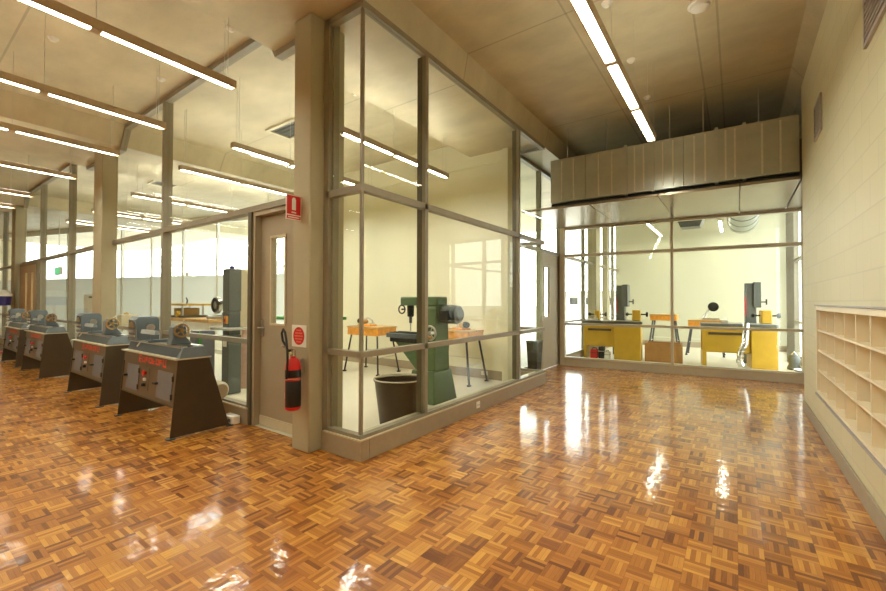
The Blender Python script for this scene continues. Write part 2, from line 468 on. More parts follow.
# ------------------------------------------------------------------ walls
NY0, NY1, NZ0, NZ1 = 2.10, 5.54, 0.395, 1.262      # pigeonhole recess in the right wall
wr = MB()
wr.box(XR, XR + .42, -5, 6.59, 0, NZ0); wr.box(XR, XR + .42, -5, 6.59, NZ1, 4.2)
wr.box(XR, XR + .42, -5, NY0, NZ0, NZ1); wr.box(XR, XR + .42, NY1, 6.59, NZ0, NZ1); wr.box(XR + .36, XR + .42, NY0, NY1, NZ0, NZ1)
struct(wr.build('wall_right', M['block']))
struct(MB().box(1.14, 1.24, 6.59, 8.72, 0, 4.2).build('wall_recess', M['hallpaint']))
struct(MB().box(XR - .015, XR, -5, 6.59, 0, .125).build('baseboard_right', M['plinth'], bevel=.004))
struct(MB().box(-28, XR + .42, -5.15, -5, 0, 4.2).build('wall_rear', M['hallpaint']))
struct(MB().box(-28.15, -28, -5.15, 4.1, 0, 4.2).build('wall_left', M['hallpaint']))
# cream wall that closes the glass bay
struct(MB().box(-7.6, -3.1, 6.05, 6.2, 0, 4.15).build('wall_bay', M['cream']))
struct(MB().box(-7.6, -3.12, 6.03, 6.05, 3.62, 4.1).build('trim_1', M['cream']))
struct(MB().box(-7.6, -3.12, 6.035, 6.05, 0, .15).build('baseboard_bay', M['plinth']))
struct(MB().box(-7.6, -7.45, 6.2, 8.95, 0, 4.15).build('wall_workshop_return', M['cream']))
# machine room rear wall
a, b_ = (-3.05, 13.53), (1.25, 13.53 + 4.3 * math.tan(CA))
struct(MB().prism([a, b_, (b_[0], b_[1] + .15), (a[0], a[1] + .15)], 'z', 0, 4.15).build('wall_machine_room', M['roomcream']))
struct(MB().prism([(a[0] + .1, a[1] - .01), (b_[0], b_[1] - .02), (b_[0], b_[1]), (a[0] + .1, a[1] + .01)], 'z', 0, .15).build('baseboard_machine_room', M['plinth']))
# bulkhead over the far partition, above the soffit
struct(MB().obox(far(2.06, .06), UC, 4.35, .12, 2.86, 4.12).build('wall_bulkhead', M['framedark']))

struct(MB().box(-7.3, XG - .13, 6.3, 14.6, 3.95, 4.25).build('roof_overhang', M['ceil']))

# ------------------------------------------------------------------ concrete columns
def column(x0, x1, y0, y1, z1=ZB):
    return struct(MB().box(x0, x1, y0, y1, 0, z1).build('concrete_column', M['col'], bevel=.012))
column(-3.205, -2.965, 2.185, 2.56)
column(-8.85, -8.42, 2.185, 2.40)
column(-15.75, -15.32, 2.185, 2.40)

# ------------------------------------------------------------------ workshop partition along y = 2.36
FR = 0.055
def frame_bar(mb, x0, x1, y0, y1, z0, z1): mb.box(x0, x1, y0, y1, z0, z1)
def partition(name, x0, x1, mulls, uppers, rail=True, lower_x1=None):
    """bay of floor-to-ceiling glazing: sill, rail, transom, head and mullions, panes between them"""
    root = node(name)
    lx1 = x1 if lower_x1 is None else lower_x1
    fr = MB()
    fr.box(x0, lx1, YP - .035, YP + .035, .165, .20)
    fr.box(x0, x1, YP - .035, YP + .06, 2.235, 2.295)
    if rail: fr.box(x0, lx1, YP - .03, YP + .03, .845, .895)
    for (xm, top) in mulls:
        dk = top < 2.3
        if dk: MB().box(xm - .03, xm + .03, YP - .04, YP + .07, 0, top).build('door_post', M['framedark'], root)
        else: fr.box(xm - .03, xm + .03, YP - .04, YP + .07, .165, top)
    pts = ceil_profile(x0, x1)                       # head follows the trough and the haunches
    fr.prism([(u, w) for u, w in pts] + [(u, w - .06) for u, w in pts[::-1]], 'y', YP - .035, YP + .05)
    fr.build('frame', M['frame'], root)
    pl = MB().box(x0, lx1, YP - .05, YP + .05, 0, .165)
    pl.build('plinth', M['plinth'], root)
    MB().box(x0, lx1, YP - .06, YP + .12, .165, .178).build('sill', M['sill'], root)
    def pane(a, b, z0, z1=None):
        if z1 is not None: MB().box(a, b, YP - .005, YP + .005, z0, z1).build('pane', M['glass'], root)
        else:
            q = ceil_profile(a, b)
            MB().prism([(a, z0)] + [(b, z0)] + [(u, w - .06) for u, w in q[::-1]], 'y', YP - .005, YP + .005).build('pane', M['glass'], root)
    lows = [x0] + [m for m, t in mulls if m < lx1 - .05] + [lx1]
    for a, b in zip(lows, lows[1:]):
        if b - a < .1: continue
        pane(a + .03, b - .03, .20, .845); pane(a + .03, b - .03, .895, 2.235)
    ups = [x0] + uppers + [x1]
    for a, b in zip(ups, ups[1:]): pane(a + .03, b - .03, 2.295)
    return root
partition('window_1', -8.40, -3.21, [(-6.40, 4.05), (-4.17, 2.235)], [-6.40], lower_x1=-4.17)
partition('window_2', -15.30, -8.86, [(-13.35, 4.05), (-10.95, 4.05), (-8.90, 3.8)], [-13.35, -10.95])
partition('window_3', -22.5, -15.76, [(-20.3, 4.05), (-18.0, 4.05)], [-20.3, -18.0])

# door beside the first column
d1 = node('door_1')
MB().box(-4.135, -4.095, 2.34, 2.48, 0, 2.235).box(-3.245, -3.206, 2.34, 2.48, 0, 2.235).box(-4.095, -3.245, 2.34, 2.48, 2.19, 2.235).build('door_frame', M['door'], d1)
dl = MB()
vx0, vx1, vz0, vz1 = -3.915, -3.64, 1.05, 1.97
dl.box(-4.09, vx0, 2.41, 2.455, .10, 2.185).box(vx1, -3.25, 2.41, 2.455, .10, 2.185).box(vx0, vx1, 2.41, 2.455, .10, vz0).box(vx0, vx1, 2.41, 2.455, vz1, 2.185)
dl.build('door_leaf', M['door'], d1)
fr = MB()
for b4 in ((vx0, vx0 + .022, vz0, vz1), (vx1 - .022, vx1, vz0, vz1), (vx0 + .022, vx1 - .022, vz0, vz0 + .022), (vx0 + .022, vx1 - .022, vz1 - .022, vz1)):
    fr.box(b4[0], b4[1], 2.40, 2.462, b4[2], b4[3])
fr.build('vision_frame', M['sill'], d1)
MB().box(vx0 + .022, vx1 - .022, 2.427, 2.437, vz0 + .022, vz1 - .022).build('pane', M['glass'], d1)
MB().box(-4.09, -3.25, 2.40, 2.46, .004, .10).build('kick_rail', M['sill'], d1)
MB().box(-4.07, -4.035, 2.398, 2.41, .93, 1.10).tube([(-4.052, 2.41, 1.02), (-4.052, 2.355, 1.02)], .009).tube([(-4.055, 2.357, 1.02), (-3.93, 2.357, 1.02)], .009).build('door_handle', M['steel'], d1)

# double door further along, tan with two vision strips
d3 = node('door_2')
MB().box(-15.29, -15.2, 2.28, 2.325, 0, 2.235).box(-13.5, -13.41, 2.28, 2.325, 0, 2.235).box(-15.2, -13.5, 2.28, 2.325, 2.17, 2.235).build('door_frame', M['frame'], d3)
for xa, xb, va, vb in ((-15.195, -14.36, -14.64, -14.44), (-14.35, -13.505, -13.98, -13.78)):
    dl = MB()
    dl.box(xa, va, 2.285, 2.322, .01, 2.165).box(vb, xb, 2.285, 2.322, .01, 2.165).box(va, vb, 2.285, 2.322, .01, .85).box(va, vb, 2.285, 2.322, 1.99, 2.165)
    lf = dl.build('door_leaf', M['doortan'], d3)
    MB().box(va, vb, 2.298, 2.308, .85, 1.99).build('pane', M['glass'], lf)

# ------------------------------------------------------------------ projecting glass bay
gb = node('window_4')
fr = MB()
zt = ZB - .012
def xbar(z0, z1, dep0=.03, dep1=.03):
    fr.box(-2.93, XB + dep1, 2.325, 2.385, z0, z1)
    fr.box(XB - dep0, XB + dep1, 2.385, 6.26, z0, z1)
xbar(.165, .205); xbar(.835, .885); xbar(2.205, 2.265); xbar(zt - .055, zt)
fr.box(XB - .013, XB + .013, 2.342, 2.368, .205, zt)                    # slim corner post
for ym in (3.19, 5.33):
    fr.box(XB - .012, XB + .03, ym - .024, ym + .024, .205, zt - .05)
    MB().box(XB - .075, XB - .012, ym - .024, ym + .024, .205, zt - .055).build('mullion_fin', M['framedark'], gb)
fr.box(-2.965, -2.90, 2.325, 2.385, .165, zt)
fr.box(-2.90, -2.875, 2.36, 2.42, .165, zt)
fr.build('frame', M['frame'], gb)
MB().box(-2.96, XB + .045, 2.31, 2.41, 0, .165).box(XB - .06, XB + .045, 2.41, 6.26, 0, .165).build('plinth', M['plinth'], gb, bevel=.004)
MB().box(-2.93, XB + .05, 2.305, 2.45, .165, .176).box(XB - .14, XB + .05, 2.45, 6.265, .165, .176).build('sill', M['sill'], gb)
for z0, z1 in ((.205, .835), (.885, 2.205), (2.265, zt - .055)):
    MB().box(-2.875, XB - .013, 2.350, 2.360, z0, z1).build('pane', M['glass'], gb)
    for y0, y1 in ((2.372, 3.166), (3.214, 5.306), (5.354, 6.255)):
        MB().box(XB - .005, XB + .005, y0, y1, z0, z1).build('pane', M['glass'], gb)
# return of the bay: frameless corner, slim rails back to the exterior glazing
fr = MB()
for z0, z1 in ((.165, .205), (.835, .885), (2.205, 2.265), (zt - .055, zt)):
    fr.box(-3.07, XB - .03, 6.225, 6.26, z0, z1)
fr.build('return_frame', M['frame'], gb)
MB().box(-3.07, XB - .06, 6.20, 6.26, 0, .165).build('return_plinth', M['plinth'], gb)
for z0, z1 in ((.205, .835), (.885, 2.205), (2.265, zt - .055)):
    MB().box(-3.07, XB - .006, 6.238, 6.248, z0, z1).build('pane', M['glass'], gb)
# pale post at the end of the cream wall
struct(MB().box(-3.10, -2.99, 5.98, 6.22, 0, ZB).build('trim_2', M['cream'], bevel=.005))

# ------------------------------------------------------------------ exterior glazing beside and behind the far door
eg = node('window_5')
fr = MB()
def ybar(y0, y1, z0, z1): fr.box(XG - .04, XG + .04, y0, y1, z0, z1)
ybar(6.22, 14.0, ZB - .06, ZB + .02)
ybar(6.22, 14.0, 2.235, 2.295)
ybar(6.22, 7.26, .12, .165); ybar(8.36, 13.5, .12, .165); ybar(8.4, 13.5, .845, .885)
for ym in (7.27, 8.34): ybar(ym - .03, ym + .03, 0, ZB)
for ym in (10.0, 12.9): ybar(ym - .03, ym + .03, .165, ZB)
ybar(6.22, 6.28, 0, ZB)
fr.build('frame', M['frame'], eg)
MB().box(XG - .06, XG + .06, 8.4, 13.5, 0, .12).box(XG - .06, XG + .06, 6.28, 7.24, 0, .12).build('plinth', M['plinth'], eg)
for y0, y1 in ((6.28, 7.24), (8.37, 9.97), (10.03, 12.87), (12.93, 13.5)):
    MB().box(XG - .005, XG + .005, y0, y1, .165, 2.235).build('pane', M['glass'], eg)
    MB().box(XG - .005, XG + .005, y0, y1, 2.295, ZB - .06).build('pane', M['glass'], eg)
MB().box(XG - .005, XG + .005, 7.30, 8.31, 2.295, ZB - .06).build('pane', M['glass'], eg)
struct(MB().box(XG - .11, XG + .11, 10.75, 11.15, 0, ZB).build('concrete_column', M['col'], bevel=.01))
struct(MB().box(XG - .07, XG + .07, 12.0, 12.3, 0, ZB).build('concrete_column', M['col'], bevel=.01))
# far door
d2 = node('door_3')
dl = MB()
dl.box(XG - .02, XG + .02, 7.31, 7.52, .012, 2.225).box(XG - .02, XG + .02, 7.76, 8.30, .012, 2.225).box(XG - .02, XG + .02, 7.52, 7.76, .012, 1.0).box(XG - .02, XG + .02, 7.52, 7.76, 1.96, 2.225)
dl.build('door_leaf', M['door'], d2)
MB().box(XG - .005, XG + .005, 7.52, 7.76, 1.0, 1.96).build('pane', M['glass'], d2)
MB().box(XG + .02, XG + .035, 7.36, 7.40, .93, 1.10).tube([(XG + .02, 7.38, 1.02), (XG + .07, 7.38, 1.02), (XG + .07, 7.49, 1.02)], .009).build('door_handle', M['steel'], d2)
# right glazing of the machine room
rg = node('window_6')
fr = MB()
XW = 1.12
for z0, z1 in ((.12, .165), (.845, .885), (2.215, 2.265), (ZB - .06, ZB)): fr.box(XW - .035, XW + .035, 8.75, 13.9, z0, z1)
for ym in (8.78, 10.7, 12.3, 13.8): fr.box(XW - .05, XW + .05, ym - .035, ym + .035, 0, ZB)
fr.build('frame', M['frame'], rg)
MB().box(XW - .05, XW + .05, 8.82, 13.9, 0, .12).build('plinth', M['plinth'], rg)
for y0, y1 in ((8.815, 10.665), (10.735, 12.265), (12.335, 13.765)):
    MB().box(XW - .005, XW + .005, y0, y1, .165, 2.215).build('pane', M['glass'], rg)
    MB().box(XW - .005, XW + .005, y0, y1, 2.265, ZB - .06).build('pane', M['glass'], rg)
struct(MB().box(.90, 1.02, 11.6, 11.72, 0, 3.93).build('concrete_column', M['framedark']))

# ------------------------------------------------------------------ far partition (askew)
fp = node('window_7')
LT = 4.05
fr = MB()
for z0, z1, w in ((.14, .175, .08), (.82, .865, .06), (2.205, 2.265, .08), (2.76, 2.80, .08)):
    fr.obox(far(LT / 2), UC, LT, w, z0, z1)
for t in (0.02, 1.985, LT - .04):
    fr.obox(far(t), UC, .05 if t != .02 else .09, .13, 0 if t != 1.985 else .14, 2.80)
fr.obox(far(LT - .22, .02), UC, .05, .10, .14, 2.80)
fr.build('frame', M['framepale'], fp)
MB().obox(far(LT / 2), UC, LT, .11, 0, .14).build('plinth', M['framepale'], fp)
MB().obox(far(LT / 2, .03), UC, LT, .22, .14, .152).build('sill', M['sill'], fp)
for t0, t1 in ((.065, 1.96), (2.01, LT - .245), (LT - .195, LT - .065)):
    for z0, z1 in ((.175, .82), (.865, 2.205), (2.265, 2.76)):
        MB().obox(far((t0 + t1) / 2), UC, t1 - t0, .010, z0, z1).build('pane', M['glass'], fp)

# glossy soffit panels in front of it
sf = node('soffit')
seams = [-2.95, -1.84, -0.895, 0.05, 0.655]
for xa, xb in zip(seams, seams[1:]):
    ya = 6.44 + .04 * (xa + 2.5); yb = 6.44 + .04 * (xb + 2.5)
    ra = B0[1] + (xa - B0[0]) * math.tan(CA) - .02; rb = B0[1] + (xb - B0[0]) * math.tan(CA) - .02
    MB().prism([(xa + .004, ya), (xb - .004, yb), (xb - .004, rb), (xa + .004, ra)], 'z', 2.80, 2.84).build('soffit_panel', M['soffit'], sf, bevel=.003)

MB().prism([(.668, 6.62), (1.13, 6.62), (1.13, 8.70), (.668, 8.62)], 'z', 2.80, 2.84).build('soffit_panel', M['soffit'], sf, bevel=.003)

# ------------------------------------------------------------------ air duct over the soffit
ad = thing('air_duct', 'long galvanised sheet metal air duct spanning above the far glass wall', 'duct')
def dy(x): return 6.46 + .04 * (x + 2.5)
DX0, DX1 = -2.46, .645
edges = [DX0, -1.93, -1.30, -1.24, -1.02, -0.52, -0.28, -0.10, 0.10, 0.42, DX1]
edges = [-2.46, -1.90, -1.32, -0.96, -0.58, -0.20, 0.10, DX1]
for i, (xa, xb) in enumerate(zip(edges, edges[1:])):
    mb = MB()
    mb.hexa([(xa + .003, dy(xa), 2.90), (xb - .003, dy(xb), 2.90), (xb - .003, dy(xb) + 1.0, 2.90), (xa + .003, dy(xa) + 1.0, 2.90)],
            [(xa + .003, dy(xa), 3.60), (xb - .003, dy(xb), 3.60), (xb - .003, dy(xb) + 1.0, 3.60), (xa + .003, dy(xa) + 1.0, 3.60)])
    sec = mb.build('duct_section', M['galv'], ad)
    for k in (1, 2):       # pressed stiffening ribs, their highlights painted in as a paler colour
        xm = xa + (xb - xa) * k / 3
        rb = MB().hexa([(xm - .010, dy(xm) - .012, 2.93), (xm + .010, dy(xm) - .012, 2.93), (xm + .010, dy(xm), 2.93), (xm - .010, dy(xm), 2.93)],
                [(xm - .010, dy(xm) - .012, 3.57), (xm + .010, dy(xm) - .012, 3.57), (xm + .010, dy(xm), 3.57), (xm - .010, dy(xm), 3.57)]).build('stiffening_rib', M['rib'], sec)
for xm in (-1.32, -0.96, -0.20, 0.10):
    MB().hexa([(xm - .02, dy(xm) - .03, 2.88), (xm + .02, dy(xm) - .03, 2.88), (xm + .02, dy(xm) + 1.0, 2.88), (xm - .02, dy(xm) + 1.0, 2.88)],
              [(xm - .02, dy(xm) - .03, 3.62), (xm + .02, dy(xm) - .03, 3.62), (xm + .02, dy(xm) + 1.0, 3.62), (xm - .02, dy(xm) + 1.0, 3.62)]).build('flange', M['galv'], ad)
for xm in (-2.2, -1.6, -0.75, -0.35, 0.25):
    MB().tube([(xm, dy(xm) + .05, 3.60), (xm, dy(xm) + .05, 4.095)], .006, 6).build('hanger_rod', M['steel'], ad)
MB().hexa([(DX0, dy(DX0) + .04, 2.845), (DX1, dy(DX1) + .04, 2.845), (DX1, dy(DX1) + .9, 2.845), (DX0, dy(DX0) + .9, 2.845)],
          [(DX0, dy(DX0) + .04, 2.895), (DX1, dy(DX1) + .04, 2.895), (DX1, dy(DX1) + .9, 2.895), (DX0, dy(DX0) + .9, 2.895)]).build('slit_shade', M['gapshade'], ad)  # dark fill painted as the shade in the slit below the duct

# ------------------------------------------------------------------ workshop window wall (daylight), a little askew
ww = node('window_8')
WA = .30
UW = (math.cos(WA), math.sin(WA))
W0 = (-16.3, 6.0)
def wp(t, off=0): return (W0[0] + UW[0] * t - UW[1] * off, W0[1] + UW[1] * t + UW[0] * off)
T0, T1 = -9.6, 9.15
fr = MB(); tm = (T0 + T1) / 2
for z0, z1 in ((0, .06), (3.9, 4.1)): fr.obox(wp(tm), UW, T1 - T0, .10, z0, z1)
k = T0; ks = []
while k < T1 + .1:
    fr.obox(wp(k), UW, .055, .10, .06, 3.9); ks.append(k); k += 1.5
fr.build('frame', M['white'], ww)
for a, b in zip(ks, ks[1:]):
    MB().obox(wp((a + b) / 2), UW, b - a - .055, .012, .06, 2.15).build('frosted_pane', M['frost'], ww)
    MB().obox(wp((a + b) / 2), UW, b - a - .055, .012, 2.151, 3.9).build('pane', M['glass'], ww)

# ------------------------------------------------------------------ pendant lights
def pendant(x, y0, n, label, group, z=3.2, zc=None, pitch=.965, w=.078, ws=False):
    L = n * pitch
    t = thing('pendant_light', label, 'ceiling light', (x, y0, z), 0, group)
    h = w / 2
    MB().box(-h, -h + .012, 0, L, 0, .068).box(h - .012, h, 0, L, 0, .068).box(-h + .012, h - .012, 0, L, .05, .068).box(-h, h, -.012, 0, 0, .068).box(-h, h, L, L + .012, 0, .068).build('housing', M['fixture'], t)
    for i in range(n):
        MB().box(-h + .013, h - .013, i * pitch + .035, (i + 1) * pitch - .035, .006, .045).build('tube', M['tube_ws' if ws else 'tube'], t)
        MB().box(-h + .016, h - .016, i * pitch + .045, (i + 1) * pitch - .045, .0685, .072).build('fill_strip', M['ceil_fill_ws' if ws else 'ceil_fill'], t)  # added glow strip on the closed housing top, fill light for the ceiling
        if i: MB().box(-h + .012, h - .012, i * pitch - .030, i * pitch + .030, 0, .05).build('joint_cover', M['fixture'], t)
    for i in range(n + 1):
        yy = min(max(i * pitch, .06), L - .06)
        for dx in (-.03, .03) if i in (0, n) else (0,):
            zt_ = (zceil(x + dx) if zc is None else zc) - z
            MB().tube([(dx, yy, .068), (dx, yy, zt_)], .0022, 5).build('suspension_wire', M['steel'], t)
    return t
G = 'pendant strip lights over the hall'
pendant(-3.66, -2.96, 5, 'nearest strip light at upper left of the photo', G, pitch=.966)
pendant(-5.15, -2.96, 5, 'second strip light from the upper left corner, in front of partition', G, pitch=.966)
pendant(-6.60, -2.96, 5, 'third strip light from the upper left, ending by the second concrete column', G, pitch=.966)
pendant(-8.40, -2.96, 5, 'fourth strip light from the upper left, hung below the concrete beam', G, pitch=.962)
pendant(-10.52, -2.96, 5, 'fifth strip light along the left, beyond the second column', G, pitch=.935)
pendant(-12.1, -2.96, 5, 'strip light farthest along the hall at left edge of the photo', G, pitch=.935)
pendant(-0.80, -3.3, 9, 'long strip light over the open floor, pointing at the air duct', G, pitch=.961, w=.098)
G = 'pendant strip lights in the glazed workshop'
pendant(-3.62, 2.75, 2, 'strip light inside the glass bay beside the cream wall', G, pitch=1.20, ws=True)
pendant(-5.07, 2.60, 3, 'strip light in workshop seen through the pane above the grey door', G, pitch=.80, ws=True)
pendant(-6.55, 2.60, 3, 'strip light in workshop just above the transom, left of the door', G, pitch=.90, ws=True)
pendant(-8.9, 2.75, 3, 'strip light in workshop under the beam, behind the second column', G, pitch=.90, ws=True)
pendant(-11.2, 2.75, 2, 'strip light in workshop beyond the second column, nearer one', G, pitch=.90, ws=True)
pendant(-13.2, 2.75, 2, 'strip light in workshop beyond the second column, farther one', G, pitch=.90, ws=True)
G = 'strip lights of the machine room'
pendant(-1.75, 10.9, 2, 'strip light in machine room left of the centre mullion', G, pitch=1.22)
pendant(-0.30, 11.6, 2, 'strip light in machine room beside the round duct', G, pitch=.92)

# ------------------------------------------------------------------ ceiling sensors and vents
def sensor(x, y, label, rr=.045, name='ceiling_sensor'):
    o = MB().lathe([(0.0, -.035), (rr * .5, -.035), (rr, -.012), (rr * 1.1, 0), (0, 0)], seg=20).build(name, M['white'], loc=(x, y, zceil(x)))
    return tag(o, label, 'sensor', 'small ceiling sensors')
sensor(-5.91, 1.10, 'white ceiling sensor between the two nearest left strip lights, farther from glass')
sensor(-5.88, 2.10, 'white ceiling sensor close to the glass partition head')
sensor(-4.2, 2.12, 'white ceiling sensor above the door, right of the nearest left light')
sensor(-0.97, 3.985, 'white ceiling sensor beside the long right light, nearest the top edge')
sensor(-0.97, 5.09, 'white ceiling sensor beside the long right light, middle one')
sensor(-0.97, 6.15, 'white ceiling sensor beside the long right light, closest to the duct')
sensor(-4.15, 3.76, 'white ceiling sensor in the glass bay, nearest the front corner')
sensor(-4.13, 4.83, 'white ceiling sensor in the glass bay, middle one')
sensor(-4.12, 5.80, 'white ceiling sensor in the glass bay, by the cream wall')
o = MB().lathe([(0, -.06), (.05, -.06), (.075, -.045), (.08, -.02), (.10, -.015), (.10, 0), (0, 0)], seg=28).build('smoke_detector', M['white'], loc=(-.26, 4.50, ZC))
tag(o, 'round white smoke detector on concrete ceiling at the top edge', 'smoke detector')

def ceiling_vent(x, y, label, sx=.34, sy=.20, z=3.60):
    t = thing('ceiling_vent', label, 'vent', (x, y, z), 0, 'square air diffusers in the workshop')
    MB().box(-sx, -sx + .05, -sy, sy, 0, .03).box(sx - .05, sx, -sy, sy, 0, .03).box(-sx + .05, sx - .05, -sy, -sy + .05, 0, .03).box(-sx + .05, sx - .05, sy - .05, sy, 0, .03).build('frame', M['sill'], t)
    MB().box(-sx + .05, sx - .05, -sy + .05, sy - .05, .024, .029).build('back_plate', M['greybs'], t)
    mb = MB()
    for i in range(5):
        yy = -sy + .07 + i * (2 * sy - .14) / 4
        mb.hexa([(-sx + .05, yy - .004, .005), (sx - .05, yy - .004, .005), (sx - .05, yy + .004, .005), (-sx + .05, yy + .004, .005)],
                [(-sx + .05, yy + .014, .022), (sx - .05, yy + .014, .022), (sx - .05, yy + .022, .022), (-sx + .05, yy + .022, .022)])
    mb.build('louvre', M['panelgrey'], t)
ceiling_vent(-5.85, 3.95, 'grey air diffuser in the workshop ceiling above the door', .38, .23, ZC - .03)
ceiling_vent(-10.85, 4.05, 'grey air diffuser in the workshop ceiling left of the mullion', .48, .26, ZC - .03)

def wall_vent(y0, y1, z0, z1, label):
    t = thing('wall_vent', label, 'vent', (XR, y0, z0), 0, 'louvred grilles high on the right wall')
    W, H = y1 - y0, z1 - z0
    MB().box(-.016, -.001, 0, W, 0, .025).box(-.016, -.001, 0, W, H - .025, H).box(-.016, -.001, 0, .025, .025, H - .025).box(-.016, -.001, W - .025, W, .025, H - .025).build('frame', M['ventgrey'], t)
    mb = MB()
    n = max(6, int(H / .035))
    for i in range(n):
        z = .03 + (H - .06) * i / (n - 1)
        mb.box(-.013, -.004, .026, W - .026, z - .009, z + .009)
    mb.build('louvre', M['ventgrey'], t)
    MB().box(-.0015, -.0005, .02, W - .02, .02, H - .02).build('backing', M['ventgrey'], t)
wall_vent(5.14, 5.52, 2.91, 3.26, 'small louvred grille high on the cream block wall near the duct')
wall_vent(2.75, 3.55, 2.86, 3.28, 'larger louvred grille at the top right corner of the photo')

# ------------------------------------------------------------------ pigeonhole shelf let into the right wall
ps = thing('pigeonhole_shelf', 'cream pigeonhole shelving recessed in the right block wall', 'shelf', (XR, NY0, NZ0))
PW, PH, PD = NY1 - NY0, NZ1 - NZ0, .34
MB().box(PD - .012, PD, .02, PW - .02, .02, PH - .02).build('back_panel', M['shelf'], ps)
MB().box(-.012, PD, .002, PW - .002, .002, .022).build('bottom_board', M['shelf'], ps)
MB().box(-.012, PD, .002, PW - .002, PH - .042, PH - .002).build('top_board', M['shelf'], ps)
for y in (.002, PW - .022):
    MB().box(-.012, PD, y, y + .02, .022, PH - .042).build('end_board', M['shelf'], ps)
nrow = 4
rows = [.022 + (PH - .064) * i / nrow for i in range(nrow + 1)]
for z in rows[1:-1]:
    MB().box(0, PD - .012, .022, PW - .022, z - .008, z + .008).build('shelf_board', M['shelf'], ps)
ys = [5.46 - .373 * i for i in range(9)]
for yd in ys:
    yy = yd - NY0 - .018
    if .1 < yy < PW - .04:
        for z0, z1 in zip(rows, rows[1:]):
            MB().box(.004, PD - .012, yy - .007, yy + .007, z0 + (.008 if z0 > .03 else 0), z1 - (.008 if z1 < rows[-1] else 0)).build('divider', M['shelf'], ps)
MB().box(-.022, -.0, -.03, PW + .03, PH + .001, PH + .012).build('top_trim', M['ventgrey'], ps)
MB().box(-.022, -.0, -.03, PW + .03, -.018, -.004).build('bottom_rail', M['ventgrey'], ps)

